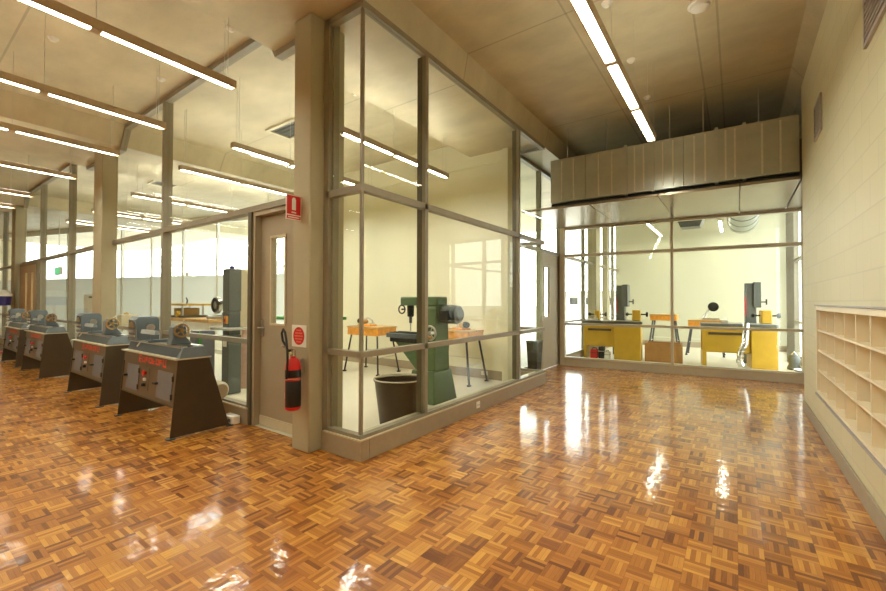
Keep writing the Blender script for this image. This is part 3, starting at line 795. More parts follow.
# ------------------------------------------------------------------ wood turning lathes in the hall
LATHE_L = 1.40
def make_lathe():
    t = thing('wood_lathe', '', 'lathe', (0, 0, 0))
    L = LATHE_L
    prof = [(0.0, 0.012), (.55, .012), (.345, .735), (.060, .735)]
    for x in (0, L - .014):
        e = MB().prism(prof, 'x', x, x + .014).build('end_panel', M['brown'], t, bevel=.003)
        MB().box(x - .02 if x else x, x + .034, -.03, .04, 0, .012).build('foot_plate', M['steeldk'], e)
        MB().box(x, x + .04, .52, .58, 0, .012).build('foot_plate', M['steeldk'], e)
    def fy(z): return .060 * (z - .012) / .723          # front edge of the stand at height z
    def sheet(x0, x1, z0, z1, out, th=.012):
        return MB().hexa([(x0, fy(z0) - out, z0), (x1, fy(z0) - out, z0), (x1, fy(z0) - out + th, z0), (x0, fy(z0) - out + th, z0)],
                         [(x0, fy(z1) - out, z1), (x1, fy(z1) - out, z1), (x1, fy(z1) - out + th, z1), (x0, fy(z1) - out + th, z1)])
    apron = sheet(.014, L - .014, .285, .735, -.012).build('front_panel', M['brownlt'], t)
    sheet(.014, L - .014, .625, .732, -.004, .016).build('upper_rail', M['brownlt'], t)
    MB().hexa([(.02, .26, .30), (L - .02, .26, .30), (L - .02, .272, .30), (.02, .272, .30)], [(.02, .26, .73), (L - .02, .26, .73), (L - .02, .272, .73), (.02, .272, .73)]).build('rear_panel', M['brown'], t)
    MB().box(.014, L - .014, .03, .27, .285, .30).build('floor_tray', M['brown'], t)
    # red lettering strip on the rail, strokes of block letters too worn to read
    mb = MB()
    x = .45
    def stroke(xa, xb, za, zb):
        yo = .0055
        mb.hexa([(xa, fy(za) - yo + .008, za), (xb, fy(za) - yo + .008, za), (xb, fy(za) - yo + .011, za), (xa, fy(za) - yo + .011, za)],
                [(xa, fy(zb) - yo + .008, zb), (xb, fy(zb) - yo + .008, zb), (xb, fy(zb) - yo + .011, zb), (xa, fy(zb) - yo + .011, zb)])
    forms = ['EL', 'O', 'H', 'O', 'I', 'A', 'O', 'E']
    for i in range(8):
        w, zb, zt_ = .072, .648, .706
        if i in (0, 7): zb, zt_ = .640, .716
        stroke(x, x + .014, zb, zt_)
        if i % 3 != 1: stroke(x + .014, x + w - .014, zt_ - .014, zt_)
        if i % 2 == 0: stroke(x + .014, x + w - .014, (zb + zt_) / 2 - .006, (zb + zt_) / 2 + .006)
        if i % 4 != 2: stroke(x + .014, x + w - .014, zb, zb + .014)
        if i % 2 == 1 or i == 7: stroke(x + w - .014, x + w, zb, zt_)
        x += .088
    lt = mb.build('red_lettering', M['redletter'], apron)
    # two access doors
    for x0, x1 in ((.13, .47), (.96, 1.31)):
        dd = sheet(x0, x1, .335, .60, -.006, .010).build('access_door', M['panelgrey'], t)
        MB().box(x0 - .02, x0 + .035, fy(.47) - .03, fy(.47) + .004, .465, .485).build('latch', M['black'], dd)
        for zz in (.38, .55):
            MB().tube([(x1 + .008, fy(zz) + .004, zz - .025), (x1 + .008, fy(zz) + .004, zz + .025)], .009, 8).build('hinge', M['brown'], dd)
    cp = sheet(.60, .74, .365, .60, -.008, .010).build('control_panel', M['brownlt'], t)
    MB().lathe([(0, -.03), (.026, -.03), (.030, -.018), (.018, -.012), (.018, 0)], (.665, fy(.545) + .004, .545), 'y', 20).build('stop_button', M['red'], cp)
    MB().box(.65, .69, fy(.475) - .012, fy(.475) + .006, .465, .492).build('label_plate', M['white'], cp)
    MB().lathe([(0, -.02), (.016, -.02), (.018, -.004), (.018, 0)], (.665, fy(.425) + .004, .425), 'y', 16).box(.66, .67, fy(.425) - .025, fy(.425) - .012, .41, .44).build('selector_switch', M['black'], cp)
    # top plate, bed casting
    MB().box(-.01, L + .01, .035, .36, .735, .748).build('top_plate', M['sill'], t)  # cream colour carries the light falling on the grey stand top
    bed = MB().prism([(.085, .748), (.335, .748), (.318, .835), (.112, .835)], 'x', .02, L - .06).build('bed', M['steeldk'], t, bevel=.004)
    MB().hexa([(L - .06, .07, .748), (L + .005, .07, .748), (L + .005, .35, .748), (L - .06, .35, .748)], [(L - .06, .12, .845), (L - .03, .12, .845), (L - .03, .31, .845), (L - .06, .31, .845)]).build('bed_end', M['steelblue'], t)
    for y0, y1 in ((.112, .172), (.256, .318)):
        MB().box(.03, L - .07, y0, y1, .835, .855).build('bed_way', M['steel'], bed)
    MB().box(.03, L - .075, .179, .249, .8355, .8365).build('slot_shade', M['gapshade'], bed)  # flat dark sheet, painted shade of the slot between the ways
    # headstock with arched pulley cover
    hx0, hx1 = .08, .31
    hs = MB().prism([(.07, .855), (.30, .855), (.30, 1.085), (.275, 1.12), (.10, 1.12), (.07, 1.085)], 'x', hx0, hx1).build('headstock', M['steelblue'], t, bevel=.008)
    arc = [(hx0 + .03, .985)] + [(hx0 + .125 + .095 * math.cos(a), 1.0 + .085 * math.sin(a)) for a in [math.pi - i * math.pi / 10 for i in range(11)]] + [(hx1 - .03, .985)]
    MB().prism([(u, w) for u, w in arc], 'y', .062, .071).build('pulley_cover', M['steeldk'], hs)
    arc2 = [(hx0 + .125 + .072 * math.cos(a), 1.0 + .066 * math.sin(a)) for a in [math.pi - i * math.pi / 10 for i in range(11)]]
    MB().prism(arc2, 'y', .056, .063).build('pulley_window', M['brass'], hs)
    MB().box(hx0 + .02, hx1 - .02, .050, .069, .945, .968).build('belt_guard_rail', M['steel'], hs)
    kn = MB()
    for i in range(4): kn.lathe([(0, -.02), (.012, -.02), (.014, 0)], (hx0 + .035 + i * .055, .069, .905), 'y', 12)
    kn.build('speed_knob', M['steel'], hs)
    MB().lathe([(0, 0), (.022, 0), (.022, .06), (.040, .06), (.040, .085), (.0, .085)], (hx1, .185, 1.0), 'x', 20).build('spindle', M['steel'], hs)
    ow = MB().lathe([(0, -.05), (.03, -.05), (.05, -.045), (.085, -.045), (.09, -.03), (.085, -.015), (.03, -.012), (.03, 0)], (hx0, .185, 1.0), 'x', 24).build('outboard_wheel', M['black'], hs)
    MB().torus((hx0 - .03, .185, 1.0), .088, .009, 'x').build('wheel_rim', M['brass'], ow)
    # tool rest
    tr = MB().box(.62, .70, .06, .30, .856, .885).tube([(.66, .10, .885), (.66, .10, .955)], .014, 10).build('tool_rest_banjo', M['steelblue'], t)
    MB().prism([(.075, .945), (.125, .945), (.115, .985), (.085, .985)], 'x', .42, .80).build('tool_rest', M['paleblue'], tr)
    MB().tube([(.66, .06, .87), (.66, .0, .87), (.69, -.04, .83)], .008, 8).build('clamp_lever', M['steel'], tr)
    # tailstock with a spoked handwheel
    ts = MB().prism([(.11, .856), (.31, .856), (.25, .93), (.255, .965), (.25, 1.03), (.215, 1.06), (.165, 1.06), (.13, 1.03), (.125, .965), (.13, .93)], 'x', 1.0, 1.11).build('tailstock', M['steelblue'], t, bevel=.008)
    MB().lathe([(0, -.09), (.012, -.085), (.02, -.06), (.02, 0)], (.98, .19, 1.0), 'x', 16).build('quill', M['steel'], ts)
    hw = MB().torus((1.15, .19, 1.0), .064, .010, 'x').build('handwheel', M['brass'], ts)
    sp = MB().lathe([(0, -.045), (.02, -.045), (.02, .012), (0, .014)], (1.15, .19, 1.0), 'x', 14)
    for i in range(5):
        a = i * 2 * math.pi / 5
        sp.tube([(1.15, .19 + .015 * math.cos(a), 1.0 + .015 * math.sin(a)), (1.15, .19 + .062 * math.cos(a), 1.0 + .062 * math.sin(a))], .007, 6)
    sp.build('spoke_hub', M['brass'], hw)
    MB().tube([(1.16, .19, 1.045), (1.195, .19, 1.048)], .009, 8).build('crank_handle', M['steel'], hw)
    MB().tube([(1.05, .215, 1.06), (1.06, .25, 1.10)], .006, 8).build('quill_lock', M['steel'], ts)
    # motor under the back
    MB().lathe([(0, 0), (.07, 0), (.095, .02), (.095, .26), (.07, .29), (0, .29)], (L - .36, .50, .36), 'x', 24).build('motor', M['beige'], t)
    return t
lathe0 = make_lathe()
lathes = [(-5.70, 'brown and grey wood lathe nearest the camera, beside the door'),
          (-7.72, 'second wood lathe from the door, standing before the second column'),
          (-10.79, 'third wood lathe from the door, just beyond the second column'),
          (-12.72, 'wood lathe at the left edge of the photo, partly cut off')]
for i, (x, lb) in enumerate(lathes):
    o = lathe0 if i == 0 else copy_tree(lathe0)
    o.location = (x, 1.643, 0)
    o['label'] = lb; o['category'] = 'lathe'; o['group'] = 'wood lathes along the glass partition'

# ------------------------------------------------------------------ fire extinguisher, signs, outlets
fe = thing('fire_extinguisher', 'red fire extinguisher with black label hung on the concrete column', 'fire extinguisher', (-3.045, 2.085, .385))
MB().lathe([(0, 0), (.052, 0), (.064, .012), (.064, .355), (.058, .395), (.040, .425), (.022, .437), (.022, .45), (0, .45)], seg=32).build('cylinder', M['red'], fe)
MB().lathe([(.0648, .275), (.0655, .278), (.0655, .335), (.0648, .338)], seg=32).build('black_band', M['black'], fe)
MB().lathe([(.0648, .262), (.067, .263), (.067, .270), (.0648, .271)], seg=32).build('clamp_ring', M['chrome'], fe)
MB().lathe([(.0648, .03), (.0658, .032), (.0658, .248), (.0648, .25)], seg=24, a0=-1.75, a1=.9).build('label_wrap', M['black'], fe)
MB().box(-.0658, -.058, -.035, -.012, .09, .14).build('maker_plate', M['white'], fe)
MB().lathe([(.016, .45), (.022, .452), (.022, .50), (.012, .505), (0, .505)], seg=16).box(-.012, .012, -.05, .01, .472, .49).build('valve', M['chrome'], fe)
MB().tube([(0, .01, .50), (-.01, -.06, .525), (-.02, -.10, .545)], .007, 8).build('carry_handle', M['steel'], fe)
hz = [(.0, -.02, .485), (-.03, -.04, .52), (-.075, -.05, .58), (-.09, -.05, .64), (-.07, -.05, .675), (-.035, -.055, .65), (.0, -.065, .58), (.025, -.072, .50), (.035, -.076, .42), (.03, -.076, .33), (.02, -.074, .27)]
MB().tube(hz, .010, 10).build('hose', M['black'], fe)
MB().box(-.02, .02, .064, .095, .30, .42).build('wall_bracket', M['steel'], fe)

sg = thing('fire_sign', 'red and white extinguisher sign projecting from the column', 'sign', (-3.09, 2.035, 1.995))
MB().box(-.004, .004, 0, .148, 0, .215).build('sign_panel', M['white'], sg)
for s in (-1, 1):
    xa, xb = (.004, .0055) if s > 0 else (-.0055, -.004)
    MB().box(xa, xb, 0.007, .141, .046, .208).build('red_field', M['red'], sg)
    MB().box(xa, xb, 0.007, .141, .008, .036).build('red_strip', M['red'], sg)
    xa, xb = (.0055, .0065) if s > 0 else (-.0065, -.0055)
    MB().box(xa, xb, .055, .093, .085, .175).prism([(.055, .175), (.093, .175), (.084, .192), (.064, .192)], 'x', xa, xb).build('extinguisher_pictogram', M['white'], sg)
    mb = MB()
    for i in range(6):
        mb.box(xa, xb, .052 + i * .0075, .057 + i * .0075, .058, .070)
    for i in range(9):
        mb.box(xa, xb, .018 + i * .0125, .027 + i * .0125, .016, .028)
    mb.build('white_lettering', M['white'], sg)

rs = thing('round_sign', 'white square plate with a red disc above the extinguisher', 'sign', (-3.10, 2.183, .90))
MB().box(-.10, .10, -.006, 0, 0, .19).build('plate', M['white'], rs)
MB().lathe([(0, -.0075), (.078, -.0075), (.078, -.006)], (0, 0, .095), 'y', 32).build('red_disc', M['red'], rs)
mb = MB()
for j, (n, z) in enumerate(((4, .145), (6, .12), (7, .095), (6, .07), (4, .045))):
    for i in range(n):
        x = (i - (n - 1) / 2) * .017
        mb.box(x - .0055, x + .0055, -.0085, -.0074, z - .006, z + .006)
mb.build('white_lettering', mat('pale_red_print', (236, 130, 110), 0.5), rs)

def outlet(name, label, loc, rotz, w=.075, h=.075, group=None):
    t = thing(name, label, 'power outlet', loc, rotz, group)
    MB().box(-w / 2, w / 2, -.01, 0, 0, h).build('cover_plate', M['white'], t, bevel=.003)
    mb = MB()
    for dx in (-.015, .015): mb.box(dx - .003, dx + .003, -.0112, -.0098, h * .35, h * .6)
    mb.build('socket_slots', M['black'], t)
outlet('power_outlet', 'small white power outlet on the plinth of the glass bay', (XB + .045, 4.15, .055), math.pi / 2)
outlet('power_outlet', 'white power outlet on the baseboard inside the glass bay', (-3.45, 6.034, .06), 0, .12, .07)
fb = thing('floor_outlet_box', 'white outlet box on the floor behind the nearest lathe', 'outlet box', (-4.38, 2.255, 0))
MB().box(-.10, .10, -.045, .045, .0, .09).build('box', M['white'], fb, bevel=.012)
MB().box(-.07, -.02, -.047, -.044, .03, .06).box(.02, .07, -.047, -.044, .03, .06).build('socket', M['panelgrey'], fb)

bt = thing('waste_tub', 'violet blue tub with white lid on a red post at left edge', 'tub', (-15.0, 1.82, 0))
MB().lathe([(0, 0), (.16, 0), (.16, .02), (.03, .035), (.025, 1.17), (0, 1.17)], seg=18).build('post', M['red'], bt)
MB().lathe([(0, 1.17), (.26, 1.17), (.29, 1.40), (0, 1.40)], seg=24).build('tub', M['blue'], bt)
MB().lathe([(0, 1.401), (.295, 1.401), (.295, 1.46), (.20, 1.56), (0, 1.57)], seg=24).build('lid', M['white'], bt)

# ------------------------------------------------------------------ inside the glass bay
bn = thing('waste_bin', 'round dark brown plastic bin behind the glass bay corner', 'bin', (-2.93, 3.30, 0))
MB().lathe([(0, .012), (.185, .012), (.195, 0), (.205, 0), (.262, .46), (.272, .46), (.275, .475), (.262, .48), (.250, .475), (.20, .03), (0, .03)], seg=40).build('bin_body', M['bin'], bn)
MB().torus((0, 0, .476), .264, .010).build('rim', M['beige'], bn)
MB().tube([(-.18, -.19, .486), (-.10, -.08, .502), (.02, .05, .505), (.15, .21, .488)], .009, 8).build('handle', M['beige'], bn)

def folding_bench(label, loc, w=.80, d=.50, h=.84, rotz=0, group='orange folding workbenches'):
    t = thing('folding_workbench', label, 'workbench', loc, rotz, group)
    for y0, y1 in ((-d / 2, -.02), (.02, d / 2)):
        MB().box(-w / 2, w / 2, y0, y1, h - .03, h).build('jaw_board', M['wood'], t, bevel=.004)
    for y in (-d / 2 + .01, d / 2 - .03):
        MB().box(-w / 2 + .01, w / 2 - .01, y, y + .02, h - .16, h - .03).build('side_rail', M['orange'], t, bevel=.004)
    for x in (-w / 2 + .01, w / 2 - .06):
        MB().box(x, x + .05, -d / 2 + .03, d / 2 - .03, h - .15, h - .03).build('end_casting', M['orange'], t, bevel=.006)
    for sx in (-1, 1):
        for sy in (-1, 1):
            lg = MB().bar((sx * (w / 2 - .07), sy * (d / 2 - .06), h - .15), (sx * (w / 2 + .03), sy * (d / 2 + .02), .02), .02).build('leg', M['black'], t)
            MB().box(sx * (w / 2 + .03) - .025, sx * (w / 2 + .03) + .025, sy * (d / 2 + .02) - .025, sy * (d / 2 + .02) + .025, 0, .022).build('rubber_foot', M['black'], lg)
        MB().bar((sx * w / 2 * .96, -d / 2 + .02, .30), (sx * w / 2 * .96, d / 2 - .02, .30), .008).build('stretcher', M['steel'], t)
    MB().bar((-w / 2 - .0, d / 2, .36), (w / 2, d / 2, .36), .008).build('stretcher', M['steel'], t)
    return t
def carver(label, loc, rotz=0):
    t = thing('bench_scroll_saw', label, 'scroll saw', loc, rotz)
    MB().box(-.16, .16, -.09, .09, 0, .03).build('base', M['orange'], t, bevel=.006)
    MB().prism([(-.15, .03), (-.05, .03), (-.02, .08), (-.06, .12), (-.15, .12)], 'y', -.06, .06).build('body', M['wood'], t, bevel=.006)
    MB().lathe([(0, -.05), (.045, -.05), (.05, -.03), (.05, .04), (0, .045)], (-.17, 0, .085), 'x', 16).build('motor', M['black'], t)
    MB().tube([(-.08, 0, .12), (.02, 0, .15), (.14, 0, .10), (.15, 0, .05)], .014, 8).build('arm', M['steel'], t)
    MB().box(.02, .14, -.07, .07, .045, .055).build('saw_table', M['steel'], t)
    return t
folding_bench('orange folding workbench left of the green machine, inside the glass bay', (-5.50, 5.42, 0))
carver('small scroll saw on the left orange workbench in the glass bay', (-5.60, 5.40, .84))
folding_bench('orange folding workbench right of the green machine, by the cream wall', (-3.72, 5.60, 0), w=.74)
carver('small scroll saw on the right orange workbench in the glass bay', (-3.65, 5.62, .84), 2.6)
folding_bench('orange folding workbench behind the wooden crate in the machine room', (-1.52, 12.0, 0), w=.62, d=.45, h=.98)
folding_bench('orange folding workbench behind the right yellow lathe', (-.62, 11.9, 0), w=.70, d=.45, h=.86)

# green pedestal mortiser
gm = thing('pedestal_mortiser', 'tall green pedestal machine with handwheel inside the glass bay', 'machine', (-3.28, 4.35, 0))
MB().hexa([(-.24, -.26, 0), (.22, -.26, 0), (.22, .26, 0), (-.24, .26, 0)], [(-.19, -.20, .40), (.17, -.20, .40), (.17, .20, .40), (-.19, .20, .40)]).build('base', M['green'], gm, bevel=.012)
MB().hexa([(-.15, -.17, .40), (.16, -.17, .40), (.16, .17, .40), (-.15, .17, .40)], [(-.12, -.14, 1.22), (.15, -.14, 1.22), (.15, .14, 1.22), (-.12, .14, 1.22)]).build('column', M['green'], gm, bevel=.015)
hd = MB().box(-.47, .16, -.12, .12, 1.24, 1.36).prism([(-.12, 1.10), (.15, 1.10), (.15, 1.24), (-.22, 1.24)], 'y', -.11, .11).build('head', M['green'], gm, bevel=.02)
MB().lathe([(0, 1.00), (.02, 1.00), (.02, 1.08), (.045, 1.09), (.05, 1.24), (0, 1.24)], (-.38, 0, 0), 'z', 18).build('chuck', M['black'], hd)
MB().lathe([(0, .86), (.009, .86), (.010, 1.0)], (-.38, 0, 0), 'z', 10).build('chisel', M['steel'], hd)
MB().torus((-.40, -.16, 1.19), .055, .010, 'y').tube([(-.40, -.16, 1.19), (-.40, -.10, 1.19)], .012, 8).build('feed_wheel', M['black'], hd)
mo = MB().lathe([(0, 0), (.08, 0), (.115, .02), (.115, .27), (.08, .30), (0, .30)], (.12, .04, 1.13), 'x', 24).build('motor', M['greybs'], gm)
fins = MB()
for i in range(6): fins.torus((.18 + i * .035, .04, 1.13), .117, .005, 'x', 24, 6)
fins.build('cooling_fins', M['greybs'], mo)
MB().box(.20, .34, -.13, -.06, 1.06, 1.18).build('terminal_box', M['black'], mo)
tb = MB().box(-.68, -.14, -.17, .17, .80, .86).build('work_table', M['steeldk'], gm, bevel=.006)
for y in (-.09, 0, .09):
    MB().box(-.68, -.16, y - .012, y + .012, .8605, .872).build('table_rib', M['black'], tb)
MB().box(-.64, -.18, -.14, .14, .74, .80).build('cross_slide', M['black'], gm, bevel=.006)
MB().prism([(-.60, .74), (-.14, .74), (-.14, .38), (-.22, .38)], 'y', -.08, .08).build('knee', M['green'], gm, bevel=.01)
wl = MB().torus((.15, -.25, .90), .085, .013, 'y').lathe([(0, -.02), (.025, -.02), (.025, .1)], (.15, -.25, .90), 'y', 14)
for i in range(3):
    a = i * 2.094 + .4
    wl.tube([(.15, -.25, .90), (.15 + .08 * math.sin(a), -.25, .90 + .08 * math.cos(a))], .008, 6)
wl = wl.build('handwheel', M['steel'], gm)
MB().tube([(.16, -.27, .84), (.18, -.35, .86), (.20, -.43, .89)], .026, 12).build('hand_grip', M['wood'], wl)

# ------------------------------------------------------------------ in the workshop behind the lathes
bs = thing('bandsaw', 'tall slate grey bandsaw beside the door, behind the nearest lathe', 'bandsaw', (-5.81, 2.98, 0))
MB().box(-.09, .09, -.09, .10, 0, .82).build('lower_cabinet', M['greybs'], bs, bevel=.012)
MB().box(-.09, .08, -.08, .09, .82, 1.15).build('spine', M['greybs'], bs, bevel=.01)
MB().box(-.088, .09, -.085, .095, 1.15, 1.75).build('upper_cabinet', M['greybs'], bs, bevel=.012)
MB().box(-.16, .30, -.22, .10, .90, .93).build('saw_table', M['steel'], bs, bevel=.004)
MB().lathe([(0, 0), (.03, 0), (.035, .03), (.02, .045), (0, .045)], (0, 0, 1.75), 'z', 14).build('tension_knob', M['blue'], bs)
sw = MB().box(.01, .07, -.112, -.081, .98, 1.09).build('switch_box', M['orange'], bs)
MB().box(.025, .055, -.12, -.112, 1.01, 1.05).build('switch_button', M['red'], sw)
MB().box(-.05, .05, -.096, -.09, .66, .74).build('rating_plate', M['white'], bs)

sc_ = thing('storage_cabinet', 'beige tall storage cabinet between the bandsaw and the door', 'cabinet', (-6.50, 3.55, 0))
MB().box(-.13, .13, -.15, .15, 0, 1.80).build('cabinet_body', M['beige'], sc_, bevel=.006)
MB().box(-.115, .115, -.164, -.152, .06, 1.76).build('cabinet_door', M['beige'], sc_, bevel=.004)
MB().box(-.04, .10, -.20, -.164, 1.20, 1.36).build('control_box', M['black'], sc_)

wbx = thing('long_workbench', 'white legged workbench with pale timber top under the workshop windows', 'workbench', (-8.20, 3.60, 0))
MB().box(-1.05, 1.05, -.32, .32, .93, .985).build('bench_top', M['wood'], wbx, bevel=.006)
MB().box(-1.0, 1.0, -.28, .28, .80, .93).build('apron', M['white'], wbx)
for x in (-.98, .90):
    for y in (-.28, .20):
        MB().box(x, x + .08, y, y + .08, 0, .80).build('leg', M['white'], wbx)
MB().box(-.9, .9, .22, .26, .30, .38).build('stretcher', M['white'], wbx)
tp = thing('thickness_planer', 'yellow topped thickness planer on the long workbench', 'planer', (-8.62, 3.55, .985))
MB().box(-.34, .34, -.24, .24, 0, .04).build('base', M['greybs'], tp)
MB().box(-.20, .24, -.14, .14, .04, .18).build('cutter_head', M['brass'], tp, bevel=.01)
for x in (-.28, .28):
    for y in (-.18, .18):
        MB().tube([(x, y, .04), (x, y, .225)], .018, 10).build('guide_post', M['steel'], tp)
MB().box(-.55, .55, -.22, .22, .225, .262).build('top_plate', M['yellow'], tp, bevel=.006)
MB().tube([(.26, -.1, .262), (.28, -.1, .32), (.24, -.1, .37)], .012, 8).build('crank', M['black'], tp)
MB().lathe([(0, -.03), (.05, -.03), (.06, .0), (.05, .03), (0, .03)], (.26, -.25, .07), 'y', 16).build('dust_port', M['yellow'], tp)
ms = thing('mitre_saw', 'black and steel mitre saw on the long workbench beside bandsaw', 'saw', (-7.40, 3.55, .985))
MB().lathe([(0, 0), (.17, 0), (.17, .05), (0, .05)], seg=28).box(-.24, .24, .02, .10, 0, .07).build('saw_base', M['steel'], ms)
MB().lathe([(.0, -.03), (.145, -.03), (.15, 0), (.145, .03), (0, .03)], (-.02, 0, .24), 'y', 28).build('blade_guard', M['steel'], ms)
MB().lathe([(.07, -.045), (.125, -.045), (.125, -.032), (.07, -.032)], (-.02, 0, .24), 'y', 28).build('blade_arc', M['black'], ms)
MB().tube([(.0, .10, .05), (.06, .13, .20), (.10, .05, .30), (.17, -.06, .27)], .03, 10).build('saw_arm', M['black'], ms)
MB().lathe([(0, 0), (.05, 0), (.055, .12), (0, .13)], (.02, .04, .25), 'y', 16).build('motor', M['black'], ms)
tbx = thing('tool_trolley', 'grey tool trolley with a green edge under the workbench end', 'trolley', (-6.42, 2.88, 0))
MB().box(-.14, .10, -.12, .12, .08, .86).build('trolley_body', M['panelgrey'], tbx, bevel=.008)
MB().box(.10, .125, -.12, -.08, .08, .86).build('edge_strip', M['cabinetgreen'], tbx)
mb = MB()
for z in (.14, .38, .62):
    MB().box(-.125, .085, -.132, -.12, z, z + .20).build('drawer', M['panelgrey'], tbx, bevel=.003)
for x in (-.09, .06):
    for y in (-.08, .08):
        MB().lathe([(0, -.015), (.04, -.015), (.04, .015), (0, .015)], (x, y, .04), 'x', 14).build('castor', M['black'], tbx)
pk = thing('rag_bag', 'pinkish bag leaning beside the grey tool trolley', 'bag', (-6.02, 3.30, 0))
MB().lathe([(0, 0), (.10, 0), (.12, .10), (.11, .45), (.09, .70), (.04, .82), (.06, .90), (0, .88)], seg=16).build('sack', M['pink'], pk)
sc2 = thing('cutting_bench', 'low table with a green cutting mat seen through the door panel', 'table', (-6.35, 4.55, 0))
MB().box(-.75, .75, -.35, .35, .97, 1.02).build('table_top', M['cabinetgreen'], sc2)
for x in (-.7, .64):
    for y in (-.31, .25): MB().box(x, x + .06, y, y + .06, 0, .97).build('leg', M['white'], sc2)

# pale machines and a noticeboard standing deeper in the workshop
pc = thing('pillar_drill', 'small pillar drill with a yellow knob, behind the nearest lathe headstock', 'drill', (-10.75, 3.30, 0))
MB().box(-.16, .16, -.20, .16, 0, .05).build('foot', M['greybs'], pc)
MB().tube([(0, .06, .05), (0, .06, .98)], .04, 16).build('pillar', M['steel'], pc)
MB().box(-.12, .12, -.20, .14, .76, 1.00).build('drill_head', M['beige'], pc, bevel=.03)
MB().lathe([(0, .64), (.02, .64), (.025, .76)], (0, -.12, 0), 'z', 14).build('chuck', M['steel'], pc)
MB().box(-.15, .15, -.24, .0, .52, .55).build('drill_table', M['steel'], pc)
MB().lathe([(0, 1.0), (.045, 1.0), (.045, 1.03), (0, 1.045)], (-.03, -.05, 0), 'z', 14).build('cap_knob', M['yellow'], pc)
nb = thing('whiteboard_stand', 'white notice panel on legs behind the second lathe headstock', 'notice board', (-12.6, 3.1, 0))
MB().box(-.55, .55, -.02, .02, .85, 1.45).build('panel', M['white'], nb)
MB().box(-.12, .12, -.026, -.02, 1.36, 1.40).build('clip', M['black'], nb)
for x in (-.45, .45): MB().box(x - .02, x + .02, -.25, .25, 0, .03).box(x - .02, x + .02, -.03, .03, .03, .85).build('leg', M['greybs'], nb)
es = thing('exit_sign', 'small green emergency sign hanging behind the glass at far left', 'sign', (-15.6, 3.1, 2.02))
MB().box(-.30, .30, -.03, .03, 0, .22).build('sign_box', M['white'], es)
MB().box(-.25, .25, -.035, -.03, .03, .19).build('sign_face', M['exitgreen'], es)
MB().tube([(0, 0, .22), (0, 0, zceil(-15.6) - 2.02)], .012, 8).build('drop_rod', M['white'], es)

# ------------------------------------------------------------------ beside the far door, seen through the bay's return
b2 = thing('litter_bin', 'tall dark ribbed bin seen through the glass beside the far door', 'bin', (-2.85, 6.72, 0))
MB().hexa([(-.075, -.10, 0), (.075, -.10, 0), (.075, .10, 0), (-.075, .10, 0)], [(-.10, -.13, .60), (.10, -.13, .60), (.10, .13, .60), (-.10, .13, .60)]).build('bin_body', M['black'], b2, bevel=.01)
MB().box(-.105, .105, -.135, .135, .60, .625).build('bin_rim', M['greybs'], b2)

# ------------------------------------------------------------------ machine room behind the far partition
def yellow_lathe(label, x0, y, px0, px1, rot, heads):
    t = thing('bench_lathe', label, 'lathe', (x0, y, 0), rot, 'yellow lathes in the machine room')
    MB().box(px0, px1, -.02, .46, 0, .80).build('pedestal', M['yellow'], t, bevel=.01)
    ap = MB().box(.0, px0 - .004, .02, .10, .30, .80).build('apron', M['yellow'], t, bevel=.006)
    MB().box(.10, px0 - .06, .008, .02, .64, .69).build('vent_slot', M['brown'], ap)
    MB().box(.0, .07, .02, .44, 0, .298).build('leg', M['yellow'], t)
    MB().box(.0, px0, .36, .40, .25, .80).build('back_rail', M['yellow'], t)
    bed = MB().box(-.02, px1 + .02, .06, .34, .805, .86).build('bed', M['greybs'], t, bevel=.004)
    for y0 in (.08, .25): MB().box(0, px1, y0, y0 + .06, .86, .875).build('bed_way', M['steel'], bed)
    for (hx, w, h) in heads:
        hd = MB().box(hx, hx + w, .08, .32, .876, .876 + h).build('headstock', M['yellow'], t, bevel=.02)
        MB().lathe([(0, -.14), (.03, -.14), (.045, -.10), (.015, -.08), (.015, w + .10), (.05, w + .10), (.05, w + .14), (0, w + .14)], (hx, .20, .876 + h * .6), 'x', 16).build('spindle', M['black'], hd)
    MB().box(px0 - .45, px0 - .36, .05, .35, .876, .93).tube([(px0 - .40, .08, .93), (px0 - .40, .08, .99)], .012, 8).build('tool_rest', M['steel'], t)
    return t
yellow_lathe('yellow bench lathe at left of the machine room with shelf items below', -2.88, 9.62, .66, 1.20, .10, [(.22, .12, .22), (1.02, .17, .24)])
yellow_lathe('yellow bench lathe at right of the machine room beside the silver hose', -.56, 9.86, .80, 1.22, .14, [(.98, .17, .26)])
wd = thing('steel_dish', 'shallow steel dish on the floor beside the grey motor unit', 'dish', (.99, 9.95, 0))
MB().lathe([(0, .0), (.10, .0), (.14, .06), (.145, .06), (.105, .012), (0, .012)], seg=24).build('dish_bowl', M['steel'], wd)
def tool_case(label, loc, w, d, h, m, m2):
    t = thing('tool_case', label, 'tool box', loc, .1, 'tool cases under the left yellow lathe')
    MB().box(-w / 2, w / 2, -d / 2, d / 2, 0, h).build('case_body', m, t, bevel=.01)
    MB().box(-w / 2 - .003, w / 2 + .003, -d / 2 - .003, d / 2 + .003, h * .6, h * .66).build('lid_seam', m2, t)
    MB().tube([(-w / 4, 0, h), (-w / 4, 0, h + .03), (w / 4, 0, h + .03), (w / 4, 0, h)], .008, 8).build('handle', m2, t)
tool_case('red tool case under the left yellow lathe', (-2.68, 9.80, 0), .16, .2, .20, M['red'], M['black'])
tool_case('black tool case under the left yellow lathe, between the red and white cases', (-2.53, 9.86, 0), .12, .2, .26, M['black'], M['steel'])
tool_case('white tool case under the left yellow lathe', (-2.39, 9.80, 0), .11, .2, .16, M['white'], M['black'])
cr = thing('timber_crate', 'brown timber crate on floor right of the left yellow lathe', 'crate', (-1.30, 10.15, 0), .1)
for x in (-.34, .32): MB().box(x, x + .02, -.22, .22, 0, .40).build('side_board', M['crate'], cr)
